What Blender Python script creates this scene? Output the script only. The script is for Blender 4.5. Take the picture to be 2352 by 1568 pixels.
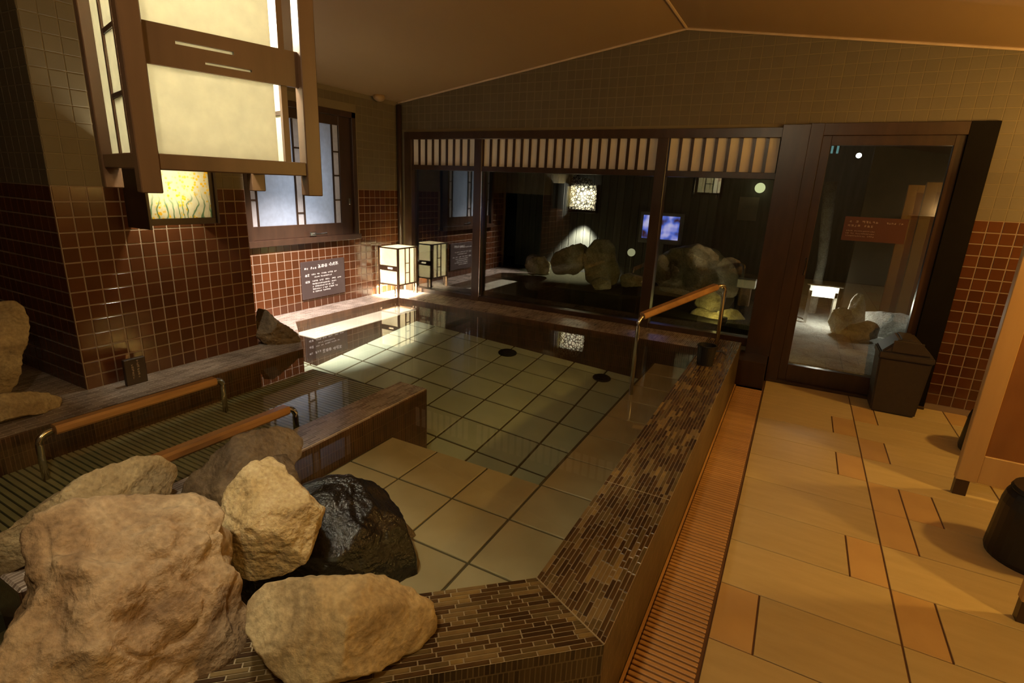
import bpy, bmesh, math, random
from mathutils import Vector, Matrix, noise
random.seed(7)
scene = bpy.context.scene
for o in list(bpy.data.objects):
    bpy.data.objects.remove(o)
COL = scene.collection

# ---------------------------------------------------------------- camera, world, exposure
cam_d = bpy.data.cameras.new('camera'); cam = bpy.data.objects.new('camera', cam_d); COL.objects.link(cam)
def cam_matrix(p, r, y):
    f = Vector((math.sin(y)*math.cos(p), math.cos(y)*math.cos(p), -math.sin(p)))
    rt = Vector((math.cos(y), -math.sin(y), 0)); up = rt.cross(f)
    a = rt*math.cos(r)+up*math.sin(r); b = -rt*math.sin(r)+up*math.cos(r)
    m = Matrix((a, b, -f)).transposed().to_4x4(); m.translation = (0, 0, 1.43)
    return m
cam.matrix_world = cam_matrix(.27446, .04241, -.49087)
cam_d.sensor_width = 36; cam_d.lens = 36*1214.4/2352
cam_d.shift_x = .0051; cam_d.shift_y = -.00553; cam_d.clip_start = .03
scene.camera = cam
w = bpy.data.worlds.new('night_sky'); scene.world = w; w.use_nodes = True
w.node_tree.nodes['Background'].inputs[0].default_value = (.12, .17, .3, 1)
w.node_tree.nodes['Background'].inputs[1].default_value = .012
vs = scene.view_settings
vs.view_transform = 'Standard'; vs.look = 'None'; vs.exposure = 0.0; vs.gamma = 1; vs.use_curve_mapping = False

# ---------------------------------------------------------------- lamp powers (watts) and colours
WARM = (1.0, .575, .135); CREAM = (1.0, .94, .72); WHITE = (1.0, .93, .84); AMBER = (1.0, .80, .48)
P_HANG = 66; P_CEIL = 42; P_PILLAR = 45; P_CORNER = 230; P_BOOTH = 50; P_GARDEN = 34; P_PATIO = 85; P_WINDOW = 4; P_SPOT = 1350

# ---------------------------------------------------------------- materials
MATS = {}
def new_mat(name):
    m = bpy.data.materials.new(name); m.use_nodes = True; nt = m.node_tree
    for n in list(nt.nodes): nt.nodes.remove(n)
    out = nt.nodes.new('ShaderNodeOutputMaterial'); MATS[name] = m
    return m, nt, out
def N(nt, t, **kw):
    n = nt.nodes.new(t)
    for k, v in kw.items(): setattr(n, k, v)
    return n
def ramp(nt, stops):
    r = nt.nodes.new('ShaderNodeValToRGB'); e = r.color_ramp.elements
    while len(e) < len(stops): e.new(.5)
    for el, (p, c) in zip(e, stops): el.position = p; el.color = (*c, 1)
    return r
def coords(nt, scale=(1, 1, 1), kind='Object', rot=(0, 0, 0)):
    tc = N(nt, 'ShaderNodeTexCoord'); mp = N(nt, 'ShaderNodeMapping')
    mp.inputs['Scale'].default_value = scale; mp.inputs['Rotation'].default_value = rot
    nt.links.new(tc.outputs[kind], mp.inputs['Vector']); return mp.outputs[0]
def vary(nt, col, amount):
    """multiply colour by a per-piece random value"""
    oi = N(nt, 'ShaderNodeObjectInfo'); ge = N(nt, 'ShaderNodeNewGeometry')
    ad = N(nt, 'ShaderNodeMath', operation='ADD'); fr = N(nt, 'ShaderNodeMath', operation='FRACT')
    nt.links.new(oi.outputs['Random'], ad.inputs[0]); nt.links.new(ge.outputs['Random Per Island'], ad.inputs[1])
    nt.links.new(ad.outputs[0], fr.inputs[0])
    mr = N(nt, 'ShaderNodeMapRange'); mr.inputs[3].default_value = 1-amount; mr.inputs[4].default_value = 1+amount
    nt.links.new(fr.outputs[0], mr.inputs[0])
    mx = N(nt, 'ShaderNodeVectorMath', operation='SCALE')
    nt.links.new(col, mx.inputs[0]); nt.links.new(mr.outputs[0], mx.inputs['Scale'])
    return mx.outputs[0]
def simple(name, c1, c2=None, rough=.5, scale=8, stretch=(1, 1, 1), metal=0, bump=0, bscale=None, per_piece=0, spec=.5, coat=0, detail=6, kind='Object'):
    m, nt, out = new_mat(name)
    b = N(nt, 'ShaderNodeBsdfPrincipled'); nt.links.new(b.outputs[0], out.inputs[0])
    b.inputs['Roughness'].default_value = rough; b.inputs['Metallic'].default_value = metal
    b.inputs['Specular IOR Level'].default_value = spec; b.inputs['Coat Weight'].default_value = coat
    c2 = c2 or tuple(x*.8 for x in c1)
    nz = N(nt, 'ShaderNodeTexNoise'); nz.inputs['Scale'].default_value = scale; nz.inputs['Detail'].default_value = detail
    nt.links.new(coords(nt, stretch, kind), nz.inputs['Vector'])
    r = ramp(nt, [(.3, c2), (.7, c1)]); nt.links.new(nz.outputs[0], r.inputs[0])
    col = r.outputs[0]
    if per_piece: col = vary(nt, col, per_piece)
    nt.links.new(col, b.inputs['Base Color'])
    if bump:
        n2 = N(nt, 'ShaderNodeTexNoise'); n2.inputs['Scale'].default_value = bscale or scale*4; n2.inputs['Detail'].default_value = 5
        nt.links.new(coords(nt, stretch, kind), n2.inputs['Vector'])
        bp = N(nt, 'ShaderNodeBump'); bp.inputs['Strength'].default_value = bump; bp.inputs['Distance'].default_value = .01
        nt.links.new(n2.outputs[0], bp.inputs['Height']); nt.links.new(bp.outputs[0], b.inputs['Normal'])
    return m
def rock_mat(name, light, mid, dark, rough=.85, scale=5, patch=.45, bump=.5, spec=.3):
    m, nt, out = new_mat(name)
    b = N(nt, 'ShaderNodeBsdfPrincipled'); nt.links.new(b.outputs[0], out.inputs[0])
    b.inputs['Roughness'].default_value = rough; b.inputs['Specular IOR Level'].default_value = spec
    v = coords(nt)
    n1 = N(nt, 'ShaderNodeTexNoise'); n1.inputs['Scale'].default_value = scale; n1.inputs['Detail'].default_value = 8; n1.inputs['Roughness'].default_value = .65; n1.inputs['Distortion'].default_value = .6
    nt.links.new(v, n1.inputs['Vector'])
    r = ramp(nt, [(.30, dark), (patch, mid), (.64, light)]); nt.links.new(n1.outputs[0], r.inputs[0])
    n2 = N(nt, 'ShaderNodeTexNoise'); n2.inputs['Scale'].default_value = scale*14; n2.inputs['Detail'].default_value = 6
    nt.links.new(v, n2.inputs['Vector'])
    mx = N(nt, 'ShaderNodeMix', data_type='RGBA', blend_type='OVERLAY'); mx.inputs[0].default_value = .55
    nt.links.new(r.outputs[0], mx.inputs[6]); nt.links.new(n2.outputs[0], mx.inputs[7])
    nt.links.new(mx.outputs[2], b.inputs['Base Color'])
    ad = N(nt, 'ShaderNodeMath', operation='ADD'); nt.links.new(n1.outputs[0], ad.inputs[0]); nt.links.new(n2.outputs[0], ad.inputs[1])
    bp = N(nt, 'ShaderNodeBump'); bp.inputs['Strength'].default_value = bump; bp.inputs['Distance'].default_value = .02
    nt.links.new(ad.outputs[0], bp.inputs['Height']); nt.links.new(bp.outputs[0], b.inputs['Normal'])
    return m
def clear_sheet(name, tint, f0, rough=0.0, wave=0.0, gain=1.0):
    """transparent sheet with Schlick reflection, the same from both sides"""
    m, nt, out = new_mat(name)
    tr = N(nt, 'ShaderNodeBsdfTransparent'); tr.inputs[0].default_value = (*tint, 1)
    gl = N(nt, 'ShaderNodeBsdfGlossy'); gl.inputs['Roughness'].default_value = rough; gl.inputs[0].default_value = (1, 1, 1, 1)
    lw = N(nt, 'ShaderNodeLayerWeight'); lw.inputs[0].default_value = .5
    pw = N(nt, 'ShaderNodeMath', operation='POWER'); pw.inputs[1].default_value = 5
    ma = N(nt, 'ShaderNodeMath', operation='MULTIPLY_ADD'); ma.inputs[1].default_value = (1-f0)*gain; ma.inputs[2].default_value = f0*gain
    ma.use_clamp = True
    nt.links.new(lw.outputs['Facing'], pw.inputs[0]); nt.links.new(pw.outputs[0], ma.inputs[0])
    mx = N(nt, 'ShaderNodeMixShader'); nt.links.new(ma.outputs[0], mx.inputs[0]); nt.links.new(tr.outputs[0], mx.inputs[1]); nt.links.new(gl.outputs[0], mx.inputs[2])
    if wave:
        nz = N(nt, 'ShaderNodeTexNoise'); nz.inputs['Scale'].default_value = 2.2; nz.inputs['Detail'].default_value = 2
        nt.links.new(coords(nt), nz.inputs['Vector'])
        bp = N(nt, 'ShaderNodeBump'); bp.inputs['Strength'].default_value = wave; bp.inputs['Distance'].default_value = .02
        nt.links.new(nz.outputs[0], bp.inputs['Height']); nt.links.new(bp.outputs[0], gl.inputs['Normal'])
    nt.links.new(mx.outputs[0], out.inputs[0]); return m
def paper(name, col, trans=.6, flowers=False):
    m, nt, out = new_mat(name)
    d = N(nt, 'ShaderNodeBsdfDiffuse'); t = N(nt, 'ShaderNodeBsdfTranslucent')
    mx = N(nt, 'ShaderNodeMixShader'); mx.inputs[0].default_value = trans
    nz = N(nt, 'ShaderNodeTexNoise'); nz.inputs['Scale'].default_value = 30; nz.inputs['Detail'].default_value = 8
    nt.links.new(coords(nt), nz.inputs['Vector'])
    r = ramp(nt, [(.3, tuple(c*.88 for c in col)), (.7, col)]); nt.links.new(nz.outputs[0], r.inputs[0])
    c = r.outputs[0]
    if flowers:
        v = coords(nt)
        vo = N(nt, 'ShaderNodeTexVoronoi'); vo.inputs['Scale'].default_value = 50; nt.links.new(v, vo.inputs['Vector'])
        n2 = N(nt, 'ShaderNodeTexNoise'); n2.inputs['Scale'].default_value = 11; n2.inputs['Detail'].default_value = 4; nt.links.new(v, n2.inputs['Vector'])
        fr = ramp(nt, [(.0, (1, 1, 1)), (.30, (1, 1, 1)), (.42, (0, 0, 0))]); nt.links.new(vo.outputs['Distance'], fr.inputs[0])
        mk = ramp(nt, [(.40, (0, 0, 0)), (.54, (1, 1, 1))]); nt.links.new(n2.outputs[0], mk.inputs[0])
        ml = N(nt, 'ShaderNodeMath', operation='MULTIPLY'); nt.links.new(fr.outputs[0], ml.inputs[0]); nt.links.new(mk.outputs[0], ml.inputs[1])
        m1 = N(nt, 'ShaderNodeMix', data_type='RGBA'); nt.links.new(ml.outputs[0], m1.inputs[0]); nt.links.new(c, m1.inputs[6]); m1.inputs[7].default_value = (.95, .70, .10, 1)
        # green stems, thicker towards the bottom of the painting
        wv = N(nt, 'ShaderNodeTexWave'); wv.inputs['Scale'].default_value = 9; wv.inputs['Distortion'].default_value = 9; wv.inputs['Detail'].default_value = 2; wv.bands_direction = 'Y'
        nt.links.new(v, wv.inputs['Vector'])
        st = ramp(nt, [(.84, (0, 0, 0)), (.95, (1, 1, 1))]); nt.links.new(wv.outputs[0], st.inputs[0])
        sp = N(nt, 'ShaderNodeSeparateXYZ'); nt.links.new(v, sp.inputs[0])
        mr = N(nt, 'ShaderNodeMapRange'); mr.inputs[1].default_value = .01; mr.inputs[2].default_value = -.09; nt.links.new(sp.outputs[2], mr.inputs[0])
        m2 = N(nt, 'ShaderNodeMath', operation='MULTIPLY'); nt.links.new(st.outputs[0], m2.inputs[0]); nt.links.new(mr.outputs[0], m2.inputs[1])
        m3 = N(nt, 'ShaderNodeMix', data_type='RGBA'); nt.links.new(m2.outputs[0], m3.inputs[0]); nt.links.new(m1.outputs[2], m3.inputs[6]); m3.inputs[7].default_value = (.28, .44, .30, 1)
        c = m3.outputs[2]
    nt.links.new(c, d.inputs[0]); nt.links.new(c, t.inputs[0])
    nt.links.new(d.outputs[0], mx.inputs[1]); nt.links.new(t.outputs[0], mx.inputs[2]); nt.links.new(mx.outputs[0], out.inputs[0])
    return m
def glow(name, col, strength):
    m, nt, out = new_mat(name)
    e = N(nt, 'ShaderNodeEmission'); e.inputs[0].default_value = (*col, 1); e.inputs[1].default_value = strength
    nt.links.new(e.outputs[0], out.inputs[0]); return m
def brick_mat(name, c1, c2, mortar, bw, bh, rough=.35, msize=.0016, rot=(0, 0, 0), offset=.5, bump=.25, side=False):
    m, nt, out = new_mat(name)
    b = N(nt, 'ShaderNodeBsdfPrincipled'); nt.links.new(b.outputs[0], out.inputs[0]); b.inputs['Roughness'].default_value = rough
    br = N(nt, 'ShaderNodeTexBrick'); br.offset = offset
    br.inputs['Scale'].default_value = 1; br.inputs['Brick Width'].default_value = bw; br.inputs['Row Height'].default_value = bh
    br.inputs['Mortar Size'].default_value = msize; br.inputs['Mortar Smooth'].default_value = .2; br.inputs['Bias'].default_value = -.1
    br.inputs['Color1'].default_value = (*c1, 1); br.inputs['Color2'].default_value = (*c2, 1); br.inputs['Mortar'].default_value = (*mortar, 1)
    if side:
        sx = N(nt, 'ShaderNodeSeparateXYZ'); nt.links.new(coords(nt), sx.inputs[0])
        ad = N(nt, 'ShaderNodeMath', operation='ADD'); nt.links.new(sx.outputs[0], ad.inputs[0]); nt.links.new(sx.outputs[1], ad.inputs[1])
        cb = N(nt, 'ShaderNodeCombineXYZ'); nt.links.new(ad.outputs[0], cb.inputs[0]); nt.links.new(sx.outputs[2], cb.inputs[1])
        nt.links.new(cb.outputs[0], br.inputs['Vector'])
    else: nt.links.new(coords(nt, rot=rot), br.inputs['Vector'])
    nz = N(nt, 'ShaderNodeTexNoise'); nz.inputs['Scale'].default_value = 6; nt.links.new(coords(nt), nz.inputs['Vector'])
    mx = N(nt, 'ShaderNodeMix', data_type='RGBA', blend_type='OVERLAY'); mx.inputs[0].default_value = .6
    nt.links.new(br.outputs[0], mx.inputs[6]); nt.links.new(nz.outputs[0], mx.inputs[7]); nt.links.new(mx.outputs[2], b.inputs['Base Color'])
    bp = N(nt, 'ShaderNodeBump'); bp.inputs['Strength'].default_value = bump; bp.inputs['Distance'].default_value = .003; bp.invert = True
    nt.links.new(br.outputs['Fac'], bp.inputs['Height']); nt.links.new(bp.outputs[0], b.inputs['Normal'])
    return m

simple('red_tile', (.088, .029, .010), (.067, .022, .008), rough=.16, scale=3, per_piece=.22, kind='Object')
simple('beige_tile', (.135, .105, .058), (.12, .092, .05), rough=.6, scale=3, per_piece=.05)
simple('red_grout', (.27, .19, .13), (.235, .165, .11), rough=.9, scale=5)
simple('beige_grout', (.20, .156, .092), (.185, .143, .083), rough=.9, scale=5)
simple('ceiling_board', (.37, .235, .105), (.34, .215, .095), rough=.55, scale=2, stretch=(1, .2, 1))
simple('ceiling_trim', (.58, .42, .28), rough=.5)
simple('dark_wood', (.050, .026, .014), (.030, .016, .009), rough=.35, scale=14, stretch=(1, 1, .15), per_piece=.1)
simple('frame_brown', (.055, .028, .016), (.035, .018, .011), rough=.3, scale=20, stretch=(1, 1, .2))
simple('lantern_wood', (.125, .066, .033), (.08, .041, .021), rough=.4, scale=18, stretch=(1, 1, .12))
simple('rail_wood', (.50, .27, .10), (.34, .17, .06), rough=.35, scale=25, stretch=(1, .1, 1), coat=.2)
simple('pale_wood', (.56, .36, .14), (.47, .29, .11), rough=.45, scale=12, stretch=(1, 1, .12))
simple('red_wood_panel', (.30, .135, .045), (.22, .095, .032), rough=.4, scale=9, stretch=(1, 1, .3))
simple('steel', (.72, .70, .66), (.6, .58, .55), rough=.18, metal=1)
simple('dark_steel', (.10, .095, .09), rough=.35, metal=1)
simple('slab', (.55, .42, .20), (.48, .36, .165), rough=.5, scale=4, stretch=(1, 6, 1), per_piece=.07, bump=.08, bscale=60)
simple('slab_orange', (.56, .36, .145), (.48, .30, .12), rough=.5, scale=5, per_piece=.08)
simple('floor_joint', (.13, .06, .025), rough=.9)
simple('grate', (.58, .33, .13), (.50, .27, .10), rough=.45, scale=7, per_piece=.1)
simple('gutter', (.045, .022, .012), rough=.8)
simple('pool_tile', (.47, .51, .40), (.40, .44, .34), rough=.35, scale=4, per_piece=.08)
simple('shelf_tile', (.47, .37, .22), (.38, .29, .16), rough=.4, scale=4, per_piece=.06)
simple('bench_tile', (.58, .52, .45), (.50, .44, .38), rough=.4, scale=4, per_piece=.05)
simple('pool_grout', (.10, .075, .035), rough=.9)
simple('rib_tile', (.34, .32, .18), (.28, .26, .145), rough=.45, scale=6)
simple('rib_groove', (.065, .055, .03), rough=.8)
MOS = [('mosaic_dark', (.050, .026, .012)), ('mosaic_brown', (.085, .046, .018)), ('mosaic_olive', (.125, .085, .035)),
       ('mosaic_tan', (.215, .145, .060)), ('mosaic_ochre', (.27, .18, .065))]
for n, c in MOS: simple(n, c, tuple(x*.75 for x in c), rough=.22, scale=30)
simple('mosaic_grout', (.38, .30, .18), (.32, .25, .15), rough=.9, scale=10)
brick_mat('ledge_top', (.32, .26, .215), (.14, .10, .075), (.46, .39, .33), .075, .0145, rough=.25, rot=(0, 0, math.pi/2))
brick_mat('ledge_side', (.075, .034, .016), (.04, .018, .009), (.13, .07, .035), .016, .09, rough=.3, offset=0, side=True)
simple('pool_side', (.055, .030, .016), (.035, .02, .011), rough=.4, scale=30)
rock_mat('rock_big', (.46, .34, .20), (.33, .22, .12), (.15, .088, .045), scale=4.5)
rock_mat('rock_long', (.46, .36, .20), (.34, .25, .13), (.20, .13, .06), scale=5)
rock_mat('rock_grey', (.22, .155, .085), (.13, .088, .05), (.06, .042, .024), scale=4, rough=.6)
rock_mat('rock_pale', (.70, .56, .32), (.52, .38, .18), (.15, .08, .032), scale=6, patch=.42)
rock_mat('rock_flat', (.60, .49, .28), (.44, .33, .175), (.24, .165, .08), scale=5, bump=.3)
rock_mat('rock_black', (.016, .012, .009), (.007, .006, .005), (.004, .003, .003), rough=.15, scale=6, bump=.3, spec=.5)
rock_mat('rock_brown', (.20, .12, .05), (.12, .07, .03), (.06, .035, .015), rough=.4)
rock_mat('rock_garden', (.60, .52, .32), (.42, .35, .19), (.18, .14, .07), scale=4)
rock_mat('rock_white', (.66, .62, .54), (.48, .44, .38), (.2, .18, .15), scale=5)
rock_mat('gravel', (.55, .54, .52), (.42, .41, .39), (.25, .24, .23), scale=5, bump=.8)
simple('jamb_black', (.008, .006, .004), (.006, .004, .003), rough=.8, spec=.1)
simple('black_plastic', (.012, .010, .009), (.008, .007, .006), rough=.45)
simple('bin_brown', (.045, .032, .020), (.037, .026, .017), rough=.55, scale=40)
simple('sign_brown', (.060, .040, .036), (.052, .034, .030), rough=.45, scale=3)
simple('sign_dark', (.035, .02, .012), rough=.5)
simple('sign_red', (.085, .026, .010), (.075, .022, .008), rough=.45, scale=3)
simple('lettering_white', (.80, .76, .72), rough=.6)
simple('lettering_dim', (.42, .32, .24), rough=.6)
simple('shoji', (.84, .77, .66), (.78, .71, .60), rough=.8, scale=6, per_piece=.05)
simple('fence_wood', (.13, .125, .115), (.075, .072, .067), rough=.8, scale=20, stretch=(1, 1, .1), per_piece=.2)
simple('garden_soil', (.030, .027, .018), rough=1, bump=.5, spec=0)
simple('outer_wall', (.13, .095, .055), (.11, .08, .048), rough=.85)
simple('plastic_white', (.7, .66, .58), rough=.4)
simple('plastic_grey', (.35, .34, .33), rough=.4)
paper('washi', (.84, .82, .69), .5)
paper('washi_white', (.9, .86, .74), .62)
paper('flower_paper', (.88, .86, .70), .6, flowers=True)
m, nt, out = new_mat('lamp_lace')
d_ = N(nt, 'ShaderNodeBsdfDiffuse'); t_ = N(nt, 'ShaderNodeBsdfTranslucent'); x_ = N(nt, 'ShaderNodeMixShader'); x_.inputs[0].default_value = .65
v_ = N(nt, 'ShaderNodeTexVoronoi'); v_.feature = 'DISTANCE_TO_EDGE'; v_.inputs['Scale'].default_value = 26; nt.links.new(coords(nt), v_.inputs['Vector'])
r_ = ramp(nt, [(.05, (.03, .03, .03)), (.13, (.9, .86, .76))]); nt.links.new(v_.outputs['Distance'], r_.inputs[0])
nt.links.new(r_.outputs[0], d_.inputs[0]); nt.links.new(r_.outputs[0], t_.inputs[0]); nt.links.new(d_.outputs[0], x_.inputs[1]); nt.links.new(t_.outputs[0], x_.inputs[2]); nt.links.new(x_.outputs[0], out.inputs[0])
paper('frost_blue', (.70, .75, .83), .75)
paper('frost_pale', (.72, .70, .70), .55)
clear_sheet('window_glass', (.86, .89, .83), .055, gain=1.9)
clear_sheet('pool_water', (.93, .97, .91), .022, rough=.0, wave=.02)
clear_sheet('garden_water', (.5, .55, .5), .025, rough=.02, wave=.3)
glow('bulb', CREAM, 30); glow('star_lamp', (.85, .9, 1), 14); glow('cyan_strip', (.25, .55, .60), .5)
glow('round_lamp', (.75, .70, .42), .55); glow('pale_globe', (.80, .82, .45), 1.1)

# ---------------------------------------------------------------- mesh helpers
def link(name, me, parent=None, m=None):
    o = bpy.data.objects.new(name, me); COL.objects.link(o)
    if m: 
        if not me.materials: me.materials.append(MATS[m])
    if parent is not None: o.parent = parent
    return o
def obj(name, bm, m, parent=None, smooth=False):
    me = bpy.data.meshes.new(name); bm.normal_update(); bm.to_mesh(me); bm.free()
    if smooth:
        for p in me.polygons: p.use_smooth = True
    for k in (m if isinstance(m, (list, tuple)) else [m]): me.materials.append(MATS[k])
    return link(name, me, parent)
def tag(o, label=None, cat=None, group=None, kind=None):
    if label: o['label'] = label
    if cat: o['category'] = cat
    if group: o['group'] = group
    if kind: o['kind'] = kind
    return o
def struct(o): o['kind'] = 'structure'; return o
def empty(name, loc=(0, 0, 0), rz=0, label=None, cat=None, group=None):
    o = bpy.data.objects.new(name, None); COL.objects.link(o); o.location = loc; o.rotation_euler = (0, 0, rz); o.empty_display_size = .05
    return tag(o, label, cat, group)
def BM(): return bmesh.new()
def box(bm, x0, x1, y0, y1, z0, z1, bev=0, mi=0):
    vs = [bm.verts.new(p) for p in ((x0,y0,z0),(x1,y0,z0),(x1,y1,z0),(x0,y1,z0),(x0,y0,z1),(x1,y0,z1),(x1,y1,z1),(x0,y1,z1))]
    fs = [bm.faces.new([vs[i] for i in f]) for f in ((3,2,1,0),(4,5,6,7),(0,1,5,4),(1,2,6,5),(2,3,7,6),(3,0,4,7))]
    for f in fs: f.material_index = mi
    if bev:
        es = list({e for f in fs for e in f.edges})
        bmesh.ops.bevel(bm, geom=es, offset=bev, segments=1, affect='EDGES', profile=.5)
    return bm
def bx(*a, **k): return box(BM(), *a, **k)
def prism(pts, z0, z1, bm=None):
    bm = bm or BM(); lo = [bm.verts.new((x, y, z0)) for x, y in pts]; hi = [bm.verts.new((x, y, z1)) for x, y in pts]
    bm.faces.new(hi); bm.faces.new(lo[::-1]); n = len(pts)
    for i in range(n): bm.faces.new((lo[i], lo[(i+1) % n], hi[(i+1) % n], hi[i]))
    bmesh.ops.recalc_face_normals(bm, faces=bm.faces); return bm
def tube(bm, pts, r, n=10, caps=True):
    pts = [Vector(p) for p in pts]; rings = []
    rr = r if isinstance(r, (list, tuple)) else [r]*len(pts)
    for i, p in enumerate(pts):
        t = (pts[min(i+1, len(pts)-1)]-pts[max(i-1, 0)]).normalized()
        a = t.cross(Vector((0, 0, 1)));
        if a.length < .05: a = t.cross(Vector((1, 0, 0)))
        a.normalize(); b = t.cross(a)
        rings.append([bm.verts.new(p+(a*math.cos(2*math.pi*k/n)+b*math.sin(2*math.pi*k/n))*rr[i]) for k in range(n)])
    for A, B in zip(rings, rings[1:]):
        for k in range(n): bm.faces.new((A[k], A[(k+1) % n], B[(k+1) % n], B[k]))
    if caps: bm.faces.new(rings[0][::-1]); bm.faces.new(rings[-1])
    bmesh.ops.recalc_face_normals(bm, faces=bm.faces); return bm
def lathe(bm, prof, cx, cy, n=28):
    rings = [[bm.verts.new((cx+r*math.cos(2*math.pi*k/n), cy+r*math.sin(2*math.pi*k/n), z)) for k in range(n)] for r, z in prof]
    for A, B in zip(rings, rings[1:]):
        for k in range(n): bm.faces.new((A[k], A[(k+1) % n], B[(k+1) % n], B[k]))
    bm.faces.new(rings[0][::-1]); bm.faces.new(rings[-1])
    bmesh.ops.recalc_face_normals(bm, faces=bm.faces); return bm
def add_tile(bm, M, a, b, t, c, mi=0):
    """tile centred at M origin, lying in its XY plane, rising t along Z with chamfer c"""
    h, k = a/2, b/2; rows = ((h, k, 0), (h, k, t-c), (h-c, k-c, t)); R = []
    for hx, ky, z in rows: R.append([bm.verts.new(M @ Vector(p)) for p in ((-hx,-ky,z),(hx,-ky,z),(hx,ky,z),(-hx,ky,z))])
    fs = []
    for A, B in zip(R, R[1:]):
        for i in range(4): fs.append(bm.faces.new((A[i], A[(i+1) % 4], B[(i+1) % 4], B[i])))
    fs.append(bm.faces.new(R[2]))
    for f in fs: f.material_index = mi
_tm = {}
def tile_mesh(a, b, t, c, m):
    key = (round(a, 4), round(b, 4), t, c, m)
    if key not in _tm:
        bm = BM(); add_tile(bm, Matrix(), a, b, t, c); me = bpy.data.meshes.new('tile'); bm.normal_update(); bm.to_mesh(me); bm.free()
        me.materials.append(MATS[m]); _tm[key] = me
    return _tm[key]
RX = Matrix(((0,0,1),(1,0,0),(0,1,0))).to_4x4()      # tile facing +X : local x -> Y, local y -> Z
RY = Matrix(((1,0,0),(0,0,-1),(0,1,0))).to_4x4()     # tile facing -Y : local x -> X, local y -> Z
def place(name, me, M, parent):
    o = bpy.data.objects.new(name, me); COL.objects.link(o); o.parent = parent; o.matrix_local = M; return o
def point(name, loc, watts, col, r=.03):
    d = bpy.data.lights.new(name, 'POINT'); d.energy = watts; d.color = col; d.shadow_soft_size = r
    o = bpy.data.objects.new(name, d); COL.objects.link(o); o.location = loc; return o
def glyphs(o_pt, u, v, n, lines, seed, depth=.001):
    """rows of small stroke-built characters; lines = (x, y, height, count, gap) in metres on the plate"""
    rnd = random.Random(seed); bm = BM(); u, v, n, o_pt = map(Vector, (u, v, n, o_pt))
    def stroke(x0, x1, y0, y1):
        p = [o_pt+u*x+v*y+n*d for d in (0, depth) for x, y in ((x0,y0),(x1,y0),(x1,y1),(x0,y1))]
        q = [bm.verts.new(a) for a in p]
        for f in ((4,5,6,7),(0,1,5,4),(1,2,6,5),(2,3,7,6),(3,0,4,7)): bm.faces.new([q[i] for i in f])
    for x, y, h, cnt, gap in lines:
        for i in range(cnt):
            cx = x+i*(h+gap)*.95; t = h*(.13 if h > .03 else .2)
            if rnd.random() < .12 and cnt > 4: continue
            for k in range(rnd.choice((2, 3))+(2 if h > .03 else 0)):
                yy = y+h*(.05+.8*rnd.random()); a = rnd.random()*.25*h; stroke(cx+a, cx+h*.9-rnd.random()*.2*h, yy, yy+t)
            for k in range(rnd.choice((1, 2, 2))):
                xx = cx+h*(.1+.65*rnd.random()); stroke(xx, xx+t, y+rnd.random()*.25*h, y+h*(.75+.25*rnd.random()))
    bmesh.ops.recalc_face_normals(bm, faces=bm.faces); return bm

# ================================================================ ROOM
T = .0765; ZB = 1.344; XL = -3.857; YW = 4.628; XP = -3.254; PY0, PY1 = 1.281, 2.334
def zc(x): return 2.222+.1535*(x+3.857) if x < -1.02 else 2.657-.143*(x+1.02)
GAP = {'red_tile': .0075, 'beige_tile': .0055}; GH = {'red_tile': .004, 'beige_tile': .0012}

# ---- floor: slabs with recessed joints
floor = struct(obj('floor', bx(-.06, 2.1, -2.2, 4.70, -.12, -.004), 'floor_joint'))
ROW0 = 1.617; PIT = .3055
rows = [(ROW0+PIT*i, ROW0+PIT*(i+1)) for i in range(-12, 10)]
def slab(x0, x1, y0, y1, m):
    g = .0045
    place('floor_slab', tile_mesh(x1-x0-g*1.4, y1-y0-g, .006, .0015, m), Matrix.Translation(((x0+x1)/2, (y0+y1)/2, -.006)), floor)
C1 = [-.048, .530]; C2 = [.530, 1.112]; C3 = [1.112, 1.70]; C4 = [1.70, 2.10]
split1 = {0: ('L',), 2: ('R',), 4: (), 5: ('R',), 7: ('R',), -2: ('R',)}
split2 = {1: ('L',), 3: ('L',), 4: ('L', 'L2'), 6: ('L',), 8: ('L',), -1: ('L',)}
for i, (y0, y1) in enumerate(rows):
    k = i-12; y1 = min(y1, 4.64)
    if y1-y0 < .05: continue
    for col, sp in ((C1, split1.get(k, ())), (C2, split2.get(k, ())), (C3, ('L',) if k % 3 == 0 else ()), (C4, ())):
        a, b = col
        if 'L' in sp: slab(a, a+.138, y0, y1, 'slab_orange'); a += .138
        if 'L2' in sp: slab(a, a+.138, y0, y1, 'slab_orange'); a += .138
        if 'R' in sp: slab(b-.132, b, y0, y1, 'slab_orange'); b -= .132
        slab(a, b, y0, y1, 'slab')

# ---- drain channel with a slatted grate
drain = tag(empty('drain_grate', (-.15, 2.6, 0), label='orange slatted drain grate running along the pool edge beside the floor slabs', cat='drain'), None)
me = bpy.data.meshes.new('slat'); b = bx(-.093, .093, -.0078, .0078, -.012, 0, bev=.002); b.to_mesh(me); b.free(); me.materials.append(MATS['grate'])
obj('channel', bx(-.106, .098, -3.6, 1.74, -.08, -.016), 'gutter', drain)
obj('edge_strip', bx(-.106, -.097, -3.6, 1.74, -.03, .002), 'grate', drain)
yy = .15
while yy < 4.32:
    place('slat', me, Matrix.Translation((0, yy-2.6, 0)), drain); yy += .0222

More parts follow.
